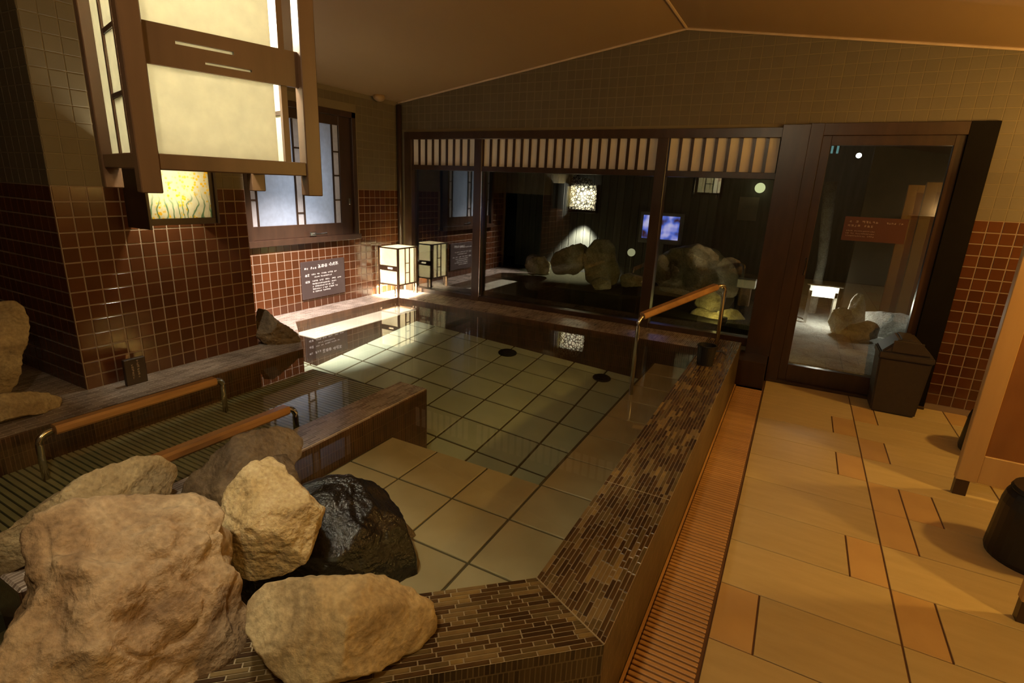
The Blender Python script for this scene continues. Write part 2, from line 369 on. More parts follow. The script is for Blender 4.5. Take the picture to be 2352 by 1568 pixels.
# ---- ceiling
def ceil_slab(x0, x1):
    bm = BM(); P = [(x0, zc(x0)), (x1, zc(x1)), (x1, zc(x1)+.05), (x0, zc(x0)+.05)]
    A = [bm.verts.new((x, -2.2, z)) for x, z in P]; B = [bm.verts.new((x, 4.75, z)) for x, z in P]
    bm.faces.new(A); bm.faces.new(B[::-1])
    for i in range(4): bm.faces.new((A[i], B[i], B[(i+1) % 4], A[(i+1) % 4]))
    bmesh.ops.recalc_face_normals(bm, faces=bm.faces); return bm
ceiling = struct(obj('ceiling', ceil_slab(-4.62, -1.02), 'ceiling_board'))
obj('ceiling_slope', ceil_slab(-1.02, 2.2), 'ceiling_board', ceiling)
bm = BM(); tube(bm, [(-1.02, -2.2, 2.657), (-1.02, 4.62, 2.657)], .012, 8); struct(obj('trim_1', bm, 'ceiling_trim'))
for i, (xa, xb) in enumerate(((-3.85, -1.02), (-1.02, 2.1))):
    bm = BM(); tube(bm, [(xa, 4.615, zc(xa)-.006), (xb, 4.615, zc(xb)-.006)], .011, 6); struct(obj('trim_%d' % (i+2), bm, 'ceiling_trim'))

# ---- back wall (gable) with tile
bm = BM()
P = [(-4.0, 1.93), (-.055, 1.93), (-.055, 1.956), (.995, 1.956), (.995, -.1), (2.2, -.1), (2.2, zc(2.2)), (-1.02, 2.657), (-4.0, zc(-4.0))]
A = [bm.verts.new((x, YW, z)) for x, z in P]; B = [bm.verts.new((x, YW+.16, z)) for x, z in P]
bm.faces.new(A); bm.faces.new(B[::-1])
for i in range(len(P)): bm.faces.new((A[i], B[i], B[(i+1) % len(P)], A[(i+1) % len(P)]))
bmesh.ops.recalc_face_normals(bm, faces=bm.faces)
box(bm, -4.0, -.055, YW+.02, YW+.16, -.5, .255); box(bm, -4.0, -3.76, YW, YW+.16, .255, 1.93)
wall_back = struct(obj('wall_back', bm, 'beige_grout'))
cand = []
for r in range(-18, 20):
    z0 = ZB+r*T; z = z0+T/2
    for c in range(-66, 30):
        x = .995+T/2+c*T
        if x < XL+.03 or x > 2.08: continue
        if z0 > min(zc(x-T/2), zc(x+T/2))-.012 or x-T/2 < XL: continue
        if x < .995 and z0 < 1.95: continue
        if z0 < 0: continue
        cand.append((x, z, 'red_tile' if r < 0 else 'beige_tile'))
cand.sort(key=lambda q: -q[0] if q[0] < 1.45 else 9)
rest = []
cnt = {'red_tile': 0, 'beige_tile': 0}
for x, z, m in cand:
    if cnt[m] < 300 and x < 1.6:
        cnt[m] += 1; place(m, tile_mesh(T-GAP[m], T-GAP[m], GH[m], .001, m), Matrix.Translation((x, YW, z)) @ RY, wall_back)
    else: rest.append((x, z, m))
bm = BM()
for x, z, m in rest: add_tile(bm, Matrix.Translation((x, YW, z)) @ RY, T-GAP[m], T-GAP[m], GH[m], .001, 0 if m == 'beige_tile' else 1)
tag(obj('tile_field', bm, ['beige_tile', 'red_tile'], wall_back), kind='stuff')
obj('red_bedding', bx(1.0, 2.1, YW-.0012, YW+.01, 0, ZB), 'red_grout', wall_back)

# ---- left wall with window opening, tile
WY0, WY1, WZ0, WZ1 = 2.745, 3.965, .885, 2.035
bm = BM()
box(bm, -4.02, XL, 2.2, 4.70, -.5, WZ0); box(bm, -4.02, XL, 2.2, 4.70, WZ1, 2.235); box(bm, -4.02, XL, 2.2, WY0, WZ0, WZ1); box(bm, -4.02, XL, WY1, 4.70, WZ0, WZ1)
wall_left = struct(obj('wall_left', bm, 'beige_grout'))
bm = BM(); box(bm, XL-.005, XL+.0012, 2.334, 4.628, .2, WZ0); box(bm, XL-.005, XL+.0012, 2.334, WY0, WZ0, ZB); box(bm, XL-.005, XL+.0012, WY1, 4.628, WZ0, ZB)
obj('red_bedding', bm, 'red_grout', wall_left)
bm = BM(); nred = 0
for r in range(-14, 12):
    z0 = ZB+r*T
    if z0+T > 2.222: continue
    for c in range(31):
        y = YW-.01-T/2-c*T
        if y-T/2 < 2.334: continue
        if y+T/2 > WY0+.002 and y-T/2 < WY1-.002 and z0+T > WZ0+.012 and z0 < WZ1-.002: continue
        h = T
        Mx = Matrix.Translation((XL, y, z0+T/2)) @ RX
        if r < 0 and y > 2.68 and nred < 300:
            nred += 1; place('red_tile', tile_mesh(T-.0075, T-.0075, .004, .001, 'red_tile'), Mx, wall_left)
        else: add_tile(bm, Mx, T-(.0055 if r >= 0 else .009), T-(.0055 if r >= 0 else .009), .002 if r >= 0 else .004, .001, 0 if r >= 0 else 1)
tag(obj('tile_field', bm, ['beige_tile', 'red_tile'], wall_left), kind='stuff')

# ---- pillar (the thick wall pier on the left)
pillar = struct(obj('wall_pillar', bx(-4.5, XP, PY0, PY1, -.5, 2.30), 'beige_grout'))
bm = BM(); box(bm, -4.5, XP+.0012, PY0-.0012, PY1, .2, ZB); obj('red_bedding', bm, 'red_grout', pillar)
bm = BM(); TY = (PY1-PY0)/14
for r in range(-14, 12):
    z = ZB+r*T+T/2
    if z+T/2 > 2.30: continue
    for c in range(14):
        y = PY0+TY/2+c*TY; Mx = Matrix.Translation((XP, y, z)) @ RX
        if r < 0: place('red_tile', tile_mesh(TY-.0075, T-.0075, .004, .001, 'red_tile'), Mx, pillar)
        else: add_tile(bm, Mx, TY-.0055, T-.0055, .002, .001, 0)
    for c in range(16):
        x = XP-T/2-c*T; Mx = Matrix.Translation((x, PY0, z)) @ RY
        if r < 0 and c < 7: place('red_tile', tile_mesh(T-.0075, T-.0075, .004, .001, 'red_tile'), Mx, pillar)
        else: add_tile(bm, Mx, T-(.0055 if r >= 0 else .009), T-(.0055 if r >= 0 else .009), .002 if r >= 0 else .004, .001, 0 if r >= 0 else 1)
tag(obj('tile_field', bm, ['beige_tile', 'red_tile'], pillar), kind='stuff')

# ---- remaining walls of the room (behind and beside the viewer)
struct(obj('wall_near', bx(-4.62, 2.2, -2.3, -2.2, -.5, 2.7), 'beige_tile'))
struct(obj('wall_right', bx(2.1, 2.2, -2.2, 4.70, -.1, 2.25), 'beige_tile'))
struct(obj('wall_alcove', bx(-4.62, -4.5, -2.2, 2.3, -.5, 2.2), 'red_tile'))

# ---- window in the left wall
win = struct(empty('window_1', (XL, 3.355, WZ0)))
def wpart(name, x0, x1, y0, y1, z0, z1, m, parent=None, bev=.002):
    p = win; return obj(name, bx(x0-XL, x1-XL, y0-3.355, y1-3.355, z0-WZ0, z1-WZ0, bev=bev), m, parent or p)
xf = XL+.035
wpart('outer_frame', XL-.15, xf, WY0, WY0+.05, WZ0, WZ1, 'frame_brown'); wpart('outer_frame', XL-.15, xf, WY1-.05, WY1, WZ0, WZ1, 'frame_brown')
wpart('outer_frame', XL-.15, xf, WY0, WY1, WZ1-.05, WZ1, 'frame_brown'); wpart('window_sill', XL-.15, xf+.02, WY0-.01, WY1+.01, WZ0-.01, WZ0+.04, 'frame_brown')
gy0, gy1, gz0, gz1 = 2.80, 3.775, 1.035, 1.905
sx0, sx1 = XL-.03, XL+.005
wpart('sash', sx0, sx1, WY0+.05, gy0, WZ0+.04, WZ1-.05, 'frame_brown'); wpart('sash', sx0, sx1, gy1, WY1-.05, WZ0+.04, WZ1-.05, 'frame_brown')
wpart('sash', sx0, sx1, gy0, gy1, gz1, WZ1-.05, 'frame_brown'); wpart('sash', sx0, sx1, gy0, gy1, WZ0+.04, gz0, 'frame_brown')
px = XL-.012
stripes = [(gy0, gy0+.075), (3.265, 3.345), (gy1-.075, gy1)]
bigs = [(gy0+.075, 3.265), (3.345, gy1-.075)]
for a, b in bigs: wpart('frosted_pane', px-.004, px, a, b, gz0, gz1, 'frost_blue', bev=0)
for i, (a, b) in enumerate(stripes):
    cuts = [gz0, gz0+.10 if i == 1 else gz0+.21, gz0+.43, gz0+.64, gz1]
    for z0, z1 in zip(cuts, cuts[1:]):
        wpart('frosted_pane', px-.004, px, a, b, z0, z1, 'frost_pale', bev=0)
    for z in cuts[1:-1]: wpart('muntin', px-.006, px+.008, a, b, z-.006, z+.006, 'dark_wood', bev=0)
for y in (gy0+.075, 3.265, 3.345, gy1-.075): wpart('muntin', px-.006, px+.010, y-.007, y+.007, gz0, gz1, 'dark_wood', bev=0)
bm = BM(); tube(bm, [(.045, .03, .07), (.06, .03, .07), (.062, .10, .066), (.062, .17, .07)], .007, 8); obj('latch', bm, 'steel', win)
bm = BM(); box(bm, .035, .05, -.01, .06, .05, .085, bev=.004); obj('latch_plate', bm, 'steel', win)
bm = BM(); box(bm, .036, .05, .475, .50, .32, .38, bev=.004); obj('side_catch', bm, 'steel', win)
d = bpy.data.lights.new('window_daylight', 'AREA'); d.shape = 'RECTANGLE'; d.size = 1.0; d.size_y = .5; d.energy = P_WINDOW; d.color = (.88, .94, 1.0)
o = bpy.data.objects.new('window_daylight', d); COL.objects.link(o); o.location = (XL-.42, 3.3, 1.22); o.rotation_euler = (0, math.radians(-90), 0)
struct(obj('window_backlight_box', (lambda bm: (box(bm, -4.6, -4.55, 2.5, 4.2, .6, 2.3), box(bm, -4.6, -4.02, 2.5, 2.55, .6, 2.3), box(bm, -4.6, -4.02, 4.15, 4.2, .6, 2.3), box(bm, -4.6, -4.02, 2.5, 4.2, .6, .65), box(bm, -4.6, -4.02, 2.5, 4.2, 2.25, 2.3), bm)[-1])(BM()), 'plastic_white'))  # unseen white box added behind the panes to hold their backlight

# assumed ceiling spot, added out of view to light the notice, ledge and bench
cs_ = empty('assumed_ceiling_spot', (-2.55, 2.15, zc(-2.55)), 0, 'assumed unseen small round ceiling spot aimed at the notice on the red tiles', 'lamp')
bm = BM(); lathe(bm, [(.03, -.045), (.05, -.04), (.055, 0), (.03, .004)], 0, 0, 20); obj('housing', bm, 'ceiling_trim', cs_)
d = bpy.data.lights.new('assumed_spot_light', 'SPOT'); d.energy = P_SPOT; d.color = (1.0, .88, .82); d.spot_size = math.radians(40); d.spot_blend = .8; d.shadow_soft_size = .03
o = bpy.data.objects.new('assumed_spot_light', d); COL.objects.link(o); o.parent = cs_; o.location = (0, 0, -.06)
o.rotation_euler = Vector((-3.72+2.55, 3.36-2.15, .36-zc(-2.55))).to_track_quat('-Z', 'Y').to_euler()

# ---- glazing across the back: frame, shoji transom, panes
gz = struct(empty('window_2', (-1.9, YW, .255)))
def gpart(name, x0, x1, y0, y1, z0, z1, m, bev=.002, parent=None):
    return obj(name, bx(x0+1.9, x1+1.9, y0-YW, y1-YW, z0-.255, z1-.255, bev=bev), m, parent or gz)
YF0, YF1 = YW-.015, YW+.075
gpart('head_beam', -3.77, -.055, YF0-.012, YF1, 1.862, 1.932, 'frame_brown')
gpart('transom_beam', -3.77, -.055, YF0, YF1, 1.565, 1.612, 'frame_brown')
gpart('bottom_rail', -3.77, -.055, YF0, YF1, .255, .318, 'frame_brown')
for x0, x1 in ((-3.77, -3.68), (-2.905, -2.82), (-1.140, -1.052)): gpart('mullion', x0, x1, YF0-.01, YF1, .255, 1.932, 'frame_brown')
gpart('corner_post', -.235, -.055, YF0-.02, YF1+.04, .2, 1.95, 'frame_brown')
gpart('post_base', -.268, -.062, 4.345, YF1, .0, .205, 'dark_wood')
gpart('steel_edge', -2.822, -2.812, YF0-.006, YF0+.03, .318, 1.565, 'steel', bev=0)
pm = {}
for x0, x1, n in ((-3.68, -2.905, 9), (-2.82, -1.140, 20), (-1.052, -.235, 9)):
    st = (x1-x0)/n
    for i in range(n):
        a = x0+i*st; gpart('shoji_pane', a+.008, a+st-.008, YW+.012, YW+.02, 1.612, 1.862, 'shoji', bev=0)
        if i: gpart('transom_slat', a-.0115, a+.0115, YW+.002, YW+.05, 1.612, 1.862, 'frame_brown', bev=0)
    gpart('glass_pane', x0, x1, YW+.038, YW+.044, .318, 1.565, 'window_glass', bev=0)

# ---- glass door
door = struct(empty('door_1', (.47, YW, 0)))
def dpart(name, x0, x1, y0, y1, z0, z1, m, bev=.002, parent=None): return obj(name, bx(x0-.47, x1-.47, y0-YW, y1-YW, z0, z1, bev=bev), m, parent or door)
dpart('door_frame', -.055, .03, YF0-.02, YF1, 0, 1.956, 'frame_brown'); dpart('door_frame', .03, .845, YF0-.01, YF1, 1.875, 1.956, 'frame_brown')
dpart('door_frame', .845, .995, YF0-.01, YF1+.1, 0, 1.956, 'jamb_black')
dpart('stile', .03, .088, YW, YW+.05, .02, 1.875, 'frame_brown'); dpart('stile', .79, .845, YW, YW+.05, .02, 1.875, 'frame_brown')
dpart('top_rail', .088, .79, YW, YW+.05, 1.81, 1.875, 'frame_brown'); dpart('kick_rail', .088, .79, YW, YW+.05, .02, .155, 'frame_brown')
dpart('threshold', -.055, .995, YF0-.03, YF1, 0, .02, 'dark_wood')
dpart('glass_pane', .088, .79, YW+.022, YW+.028, .155, 1.81, 'window_glass', bev=0)
bm = BM(); tube(bm, [(.075-.47, -.03, 1.0), (.075-.47, -.045, 1.0), (.075-.47, -.045, .88), (.075-.47, -.03, .88)], .007, 8); obj('handle', bm, 'dark_steel', door)

# ================================================================ POOL
ZL = .275; ZWAT = .245; ZS = .09; ZCOP = .345
def by_normal(o, top_i, side_i):
    for p in o.data.polygons: p.material_index = top_i if p.normal.z > .5 else side_i
# ledges along the walls
pts = [(-4.5, -.5), (-2.93, -.5), (-2.93, 2.45), (-3.56, 2.92), (-3.56, 4.22), (-.5, 4.22), (-.5, 4.645), (-3.99, 4.645), (-3.99, 2.3), (-4.5, 2.3)]
ledge = tag(obj('pool_ledge', prism(pts, -.5, ZL), ['ledge_top', 'ledge_side']), None)
by_normal(ledge, 0, 1); struct(ledge)
# low dividing wall
div = struct(obj('pool_divider', bx(-1.985, -1.777, .45, 2.36, -.5, .267, bev=.008), ['ledge_top', 'ledge_side'])); by_normal(div, 0, 1)
# shelf and right-hand bench under water
shelf = struct(obj('pool_shelf', prism([(-1.9, -.3), (-.45, -.3), (-.45, 4.3), (-.885, 4.3), (-.885, 2.035), (-1.9, 2.035)], -.5, ZS-.006), 'pool_grout'))
xs = [-1.77, -1.466, -1.162, -.872, -.505]; ys = [2.035-.315*i for i in range(6)]
for y1, y0 in zip(ys, ys[1:]):
    for a, b in zip(xs, xs[1:]):
        place('pool_tile', tile_mesh(b-a-.011, y1-y0-.011, .008, .002, 'shelf_tile'), Matrix.Translation(((a+b)/2, (y0+y1)/2, ZS-.008)), shelf)
for i in range(7):
    y0 = 2.035+.315*i; y1 = min(y0+.315, 4.22)
    place('pool_tile', tile_mesh(.367-.009, y1-y0-.011, .008, .002, 'shelf_tile'), Matrix.Translation((-.6885, (y0+y1)/2, ZS-.008)), shelf)
# deep floor, sloping gently to the step
nrm = Vector((.057, -.089, 1)).normalized()
pf = struct(obj('pool_floor', bx(-2.2, .9, -1.0, 1.7, -.05, -.006), 'pool_grout'))
pf.location = (-1.5, 3.0, -.154); pf.rotation_euler = Vector((0, 0, 1)).rotation_difference(nrm).to_euler()
for i in range(-7, 5):
    for j in range(-4, 6):
        x = -1.873+.152+.304*i+1.5; y = 2.891+.152+.304*j-3
        if -2.15 < x < .75 and -1.05 < y < 1.45:
            place('pool_tile', tile_mesh(.304-.016, .304-.016, .008, .002, 'pool_tile'), Matrix.Translation((x, y, -.008)), pf)
# bright bench along the left wall
bl = struct(obj('pool_bench', prism([(-3.6, 2.9), (-3.32, 2.9), (-3.32, 4.24), (-3.6, 4.24)], -.5, .172), 'pool_side'))
for i in range(4):
    y0 = 2.9+.33*i; place('pool_tile', tile_mesh(.252, .326, .008, .002, 'bench_tile'), Matrix.Translation((-3.445, y0+.165, .172)), bl)
# ribbed ramp between ledge and divider
ramp_o = struct(obj('pool_ramp', bx(-2.95, -1.97, -.5, 2.54, -.5, .094), 'rib_groove'))
bm = BM(); y = -.2
while y < 2.5:
    box(bm, -2.93, -1.985, y, y+.019, .09, .102); y += .0272
tag(obj('ribs', bm, 'rib_tile', ramp_o), kind='stuff')
# dark inner faces of the pool
struct(obj('pool_side_right', bx(-.52, -.30, 1.2, 4.3, -.5, .30), 'pool_side'))

# ---- coping with strip mosaic
O0 = Vector((-.258, 1.067)); I0 = Vector((-.505, 1.19)); DD = Vector((-.743, -.669)); LD = 2.3
wv = (I0-O0)
cop = struct(obj('pool_coping', prism([(-.258, 1.067), (-.258, 4.34), (-.505, 4.34), (-.505, 1.19), tuple(I0+DD*LD), tuple(O0+DD*LD)], -.4, ZCOP-.003), ['mosaic_grout', 'ledge_side']))
cop.data.materials[1] = brick_mat('coping_side', (.085, .058, .024), (.030, .019, .009), (.15, .115, .06), .019, .062, rough=.4, msize=.0024, offset=.5, side=True)
by_normal(cop, 0, 1)
NS = 18; rnd = random.Random(3); cands = []; FIRST = []
def colour_pick(u, v):
    n = noise.noise(Vector((u*9, v*9, 1.3)))+rnd.uniform(-.55, .55)
    return 0 if n < -.22 else 1 if n < .12 else 2 if n < .42 else 3 if n < .72 else 4
for k in range(NS):
    f = (k+.5)/NS
    st = O0+wv*f
    # right run, strips parallel to Y
    y = st.y+.016+rnd.random()*.03; y_first = y
    while y < 4.33:
        L = rnd.choice((.03, .055, .08, .08)); L = min(L, 4.335-y)
        if L > .008: cands.append((st.x, y+L/2, 0.0, L, colour_pick(st.x, y)))
        y += L+.0035
    # diagonal run
    s = .016+rnd.random()*.03; FIRST.append((y_first, s))
    while s < LD-.05:
        L = rnd.choice((.03, .055, .08, .08)); p = st+DD*(s+L/2)
        cands.append((p.x, p.y, math.atan2(-DD.x, DD.y), L, colour_pick(p.x, p.y))); s += L+.0035
cands.sort(key=lambda q: (q[0]+.45)**2+(q[1]-1.0)**2+(9 if q[0] < -.85 else 0))
def miter_tile(P):
    bm = BM(); c = sum((Vector(p) for p in P), Vector((0, 0)))/4
    lo = [bm.verts.new((p[0]-c.x, p[1]-c.y, 0)) for p in P]; hi = [bm.verts.new((p[0]-c.x, p[1]-c.y, .004)) for p in P]
    bm.faces.new(hi)
    for i in range(4): bm.faces.new((lo[i], lo[(i+1) % 4], hi[(i+1) % 4], hi[i]))
    bmesh.ops.recalc_face_normals(bm, faces=bm.faces)
    o = obj('mosaic_tile', bm, MOS[colour_pick(c.x*3, c.y*3)][0], cop); o.location = (c.x, c.y, ZCOP-.0045)
for k in range(NS):
    fa, fb = (k+.11)/NS, (k+.89)/NS; A_, B_ = O0+wv*fa, O0+wv*fb; g_ = Vector((0, .003)); h_ = DD*.003
    miter_tile([A_+g_, (A_.x, FIRST[k][0]-.0035), (B_.x, FIRST[k][0]-.0035), B_+g_])
    mid = O0+wv*((k+.5)/NS); e_ = DD*(FIRST[k][1]-.0035); nrm2 = Vector((-DD.y, DD.x)); hw = .256/NS*.39
    sg = 1 if (B_-A_).dot(nrm2) > 0 else -1
    miter_tile([A_+h_, mid+e_-nrm2*hw*sg, mid+e_+nrm2*hw*sg, B_+h_])
wr, wd = .247/NS-.0031, .256/NS-.0031
bm = BM()
for i, (x, y, a, L, ci) in enumerate(cands):
    Mx = Matrix.Translation((x, y, ZCOP-.0045)) @ Matrix.Rotation(a, 4, 'Z'); wdt = wr if a == 0 else wd
    if i < 264: place('mosaic_tile', tile_mesh(wdt, L-.0005, .0040, .0008, MOS[ci][0]), Mx, cop)
    else: add_tile(bm, Mx, wdt, L-.0005, .0040, .0008, ci)
tag(obj('mosaic_field', bm, [m for m, c in MOS], cop), kind='stuff')
bm = BM(); tube(bm, [(*O0, ZCOP-.001), (*I0, ZCOP-.001)], .0022, 6); obj('miter_joint', bm, 'mosaic_grout', cop)
bm = BM(); tube(bm, [(-.260, 1.81, ZCOP-.001), (-.505, 1.81, ZCOP-.001)], .0016, 6); obj('cross_joint', bm, 'mosaic_grout', cop)

# ---- water
bm = BM(); vsx = [bm.verts.new((x, y, ZWAT)) for x, y in ((-.40, 1.13), (-.40, 4.28), (-3.62, 4.28), (-3.62, 2.85), (-3.0, 2.4), (-3.0, -.45), (-2.08, -.45))]
bm.faces.new(vsx); bmesh.ops.recalc_face_normals(bm, faces=bm.faces)
tag(obj('pool_water', bm, 'pool_water'), 'clear still bath water filling the tiled pool', 'water', kind='stuff')
# drains on the pool floor
def floor_drain(x, y, r, label, rim):
    z = -.154-.057*(x+1.5)+.089*(y-3)
    e = empty('pool_drain', (x, y, z+.001), label=label, cat='drain', group='drains on the pool floor')
    e.rotation_euler = pf.rotation_euler
    bm = BM(); lathe(bm, [(r, 0), (r, .006), (r*.92, .010), (r*.5, .010)], 0, 0, 24); obj('cover', bm, rim, e)
    bm = BM(); lathe(bm, [(r*.42, .009), (r*.42, .013), (r*.2, .014)], 0, 0, 16); obj('cap', bm, 'dark_steel', e)
floor_drain(-2.15, 4.05, .085, 'round black drain cover on the pool floor near the dark back pane', 'black_plastic')
floor_drain(-1.25, 4.05, .075, 'round black drain cover on the pool floor near the sloping handrail', 'black_plastic')
floor_drain(-1.20, 2.42, .055, 'small grey drain ring on the pool floor at the shelf edge', 'pool_tile')

# ================================================================ OBJECTS
def add_parts(root, items):
    """items: (name, bmesh, material)"""
    return [obj(n, b, m, root) for n, b, m in items]
# ---- hanging lantern: square timber frame, paper panels, carved middle rail
def hanging_lantern(loc, rz, label, watts, ceil_z, tint=None):
    t = empty('hanging_lantern', loc, rz, label, 'lantern', 'square timber hanging lanterns')
    S = .174; H = .70; p = .019; z0 = 0.0           # half width, height, half post
    for sx in (-1, 1):
        for sy in (-1, 1):
            obj('post', bx(sx*S-p, sx*S+p, sy*S-p, sy*S+p, z0, H, bev=.002), 'lantern_wood', t)
    a = S-p
    for z1, z2 in ((.047, .078), (.63, .655)):
        for s in (-1, 1):
            obj('rail', bx(-a, a, s*S-p*.8, s*S+p*.8, z1, z2, bev=.0015), 'lantern_wood', t)
            obj('rail', bx(s*S-p*.8, s*S+p*.8, -a, a, z1, z2, bev=.0015), 'lantern_wood', t)
    # carved middle board on the two broad faces, with two slender slots that let the light through
    for s in (-1, 1):
        fx = s*(S+.002); x0, x1 = min(fx-s*.012, fx), max(fx-s*.012, fx)
        bm = BM(); zl, zh = .246, .322
        for y0, y1, q0, q1 in ((-a, a, zl, .2615), (-a, -.045, .2615, .2665), (.049, a, .2615, .2665), (-a, a, .2665, .290), (-a, -.097, .290, .2965), (.014, a, .290, .2965), (-a, a, .2965, zh)):
            box(bm, x0, x1, y0, y1, q0, q1)
        obj('carved_board', bm, 'lantern_wood', t)
        xi = s*(S-.008)
        # paper sheets above and below the board, stopping short of the far post
        obj('paper_panel', bx(xi-.0015, xi+.0015, -a, .098, .078, .63), 'washi', t)
        obj('muntin', bx(xi-.006, xi+.006, .113, .127, .078, .63), 'lantern_wood', t)
    # narrow faces: lattice with small panes
    for s in (-1, 1):
        yi = s*(S-.006)
        for x in (-.055, .055):
            obj('muntin', bx(x-.006, x+.006, yi-.006, yi+.006, .078, .63), 'lantern_wood', t)
        for z in (.20, .33, .47):
            obj('muntin', bx(-.055, .055, yi-.005, yi+.005, z-.005, z+.005), 'dark_wood', t)
        obj('paper_panel', bx(-a, -.061, yi-.0015, yi+.0015, .078, .63), 'washi', t)
        if s < 0: obj('paper_panel', bx(.061, a, yi-.0015, yi+.0015, .078, .63), 'washi', t)
        for q0, q1 in ((.078, .195), (.205, .325), (.335, .465), (.475, .63)):
            obj('small_pane', bx(-.049, .049, yi-.0015, yi+.0015, q0, q1), 'washi', t)
    if tint: obj('top_board', bx(-S, S, -S, S, H-.045, H-.03), 'lantern_wood', t)
    obj('top_bar', bx(-S, S, -.012, .012, H-.03, H-.012), 'lantern_wood', t); obj('top_bar', bx(-.012, .012, -S, S, H-.03, H-.012), 'lantern_wood', t)
    bm = BM(); tube(bm, [(0, 0, H-.015), (0, 0, ceil_z-loc[2]-.01)], .008, 8); obj('rod', bm, 'dark_steel', t)
    bm = BM(); lathe(bm, [(.045, ceil_z-loc[2]-.03), (.05, ceil_z-loc[2]-.004), (.02, ceil_z-loc[2]-.002)], 0, 0, 16); obj('ceiling_rose', bm, 'lantern_wood', t)
    bm = BM(); bmesh.ops.create_uvsphere(bm, u_segments=12, v_segments=8, radius=.028); bmesh.ops.translate(bm, vec=(.02, -.02, .44), verts=bm.verts); obj('bulb', bm, 'bulb', t)
    l = point('lantern_light', (.02, -.02, .44), watts, tint or CREAM, .035); l.parent = t
    return t
TH = math.radians(15.6)
_c = Vector((-1.181, .634))+Vector((math.sin(TH), math.cos(TH)))*.174+Vector((-math.cos(TH), math.sin(TH)))*.174
hanging_lantern((_c.x, _c.y, 1.388), -TH, 'large square timber and paper lantern hanging at the upper left above the rocks', P_HANG, zc(_c.x))
cl = empty('ceiling_fill_lamp', (-.55, -.10, zc(-.55)), 0, 'added unseen globe lamp above the viewer, brightening the rocks and floor', 'lamp')  # globe added out of view to light rocks, floor and coping broadly
bm = BM(); lathe(bm, [(.03, -.05), (.09, -.045), (.10, 0), (.05, .004)], 0, 0, 24); obj('base', bm, 'ceiling_trim', cl)
bm = BM(); bmesh.ops.create_uvsphere(bm, u_segments=20, v_segments=12, radius=.06); bmesh.ops.translate(bm, vec=(0, 0, -.13), verts=bm.verts); obj('globe', bm, 'bulb', cl, smooth=True)
bm = BM(); tube(bm, [(0, 0, -.08), (0, 0, -.04)], .02, 10); obj('neck', bm, 'ceiling_trim', cl)
l = point('ceiling_fill_light', (0, 0, -.20), P_CEIL, AMBER, .06); l.parent = cl

# ---- lightbox with painted flowers on the pillar
lb = empty('wall_lightbox', (XP, 1.79, 1.15), 0, 'dark-framed wall lamp on the pillar with yellow flowers painted on its paper', 'lamp')
d = .20; y0, y1 = -.17, .20; h = .36
obj('side_board', bx(0, d+.012, y0-.016, y0, -.02, h, bev=.002), 'dark_wood', lb)
obj('side_board', bx(0, d+.012, y1, y1+.016, 0, h, bev=.002), 'dark_wood', lb)
obj('frame_rail', bx(d-.02, d, y0, y1, 0, .035, bev=.002), 'dark_wood', lb); obj('frame_rail', bx(d-.02, d, y0, y1, h-.035, h, bev=.002), 'dark_wood', lb)
obj('frame_stile', bx(d-.02, d, y1-.018, y1, .035, h-.035), 'dark_wood', lb)
obj('edge_strip', bx(d, d+.004, y1+.004, y1+.016, 0, h), 'pale_wood', lb)
bm = bx(-.0015, .0015, -.176, .176, -.145, .145); fp = obj('painted_paper', bm, 'flower_paper', lb); fp.location = (d-.012, .006, .18)
bm = BM(); bmesh.ops.create_uvsphere(bm, u_segments=12, v_segments=8, radius=.022); bmesh.ops.translate(bm, vec=(d*.72, -.05, .245), verts=bm.verts); obj('bulb', bm, 'bulb', lb)
l = point('lightbox_light', (d*.72, -.05, .245), P_PILLAR, CREAM, .025); l.parent = lb

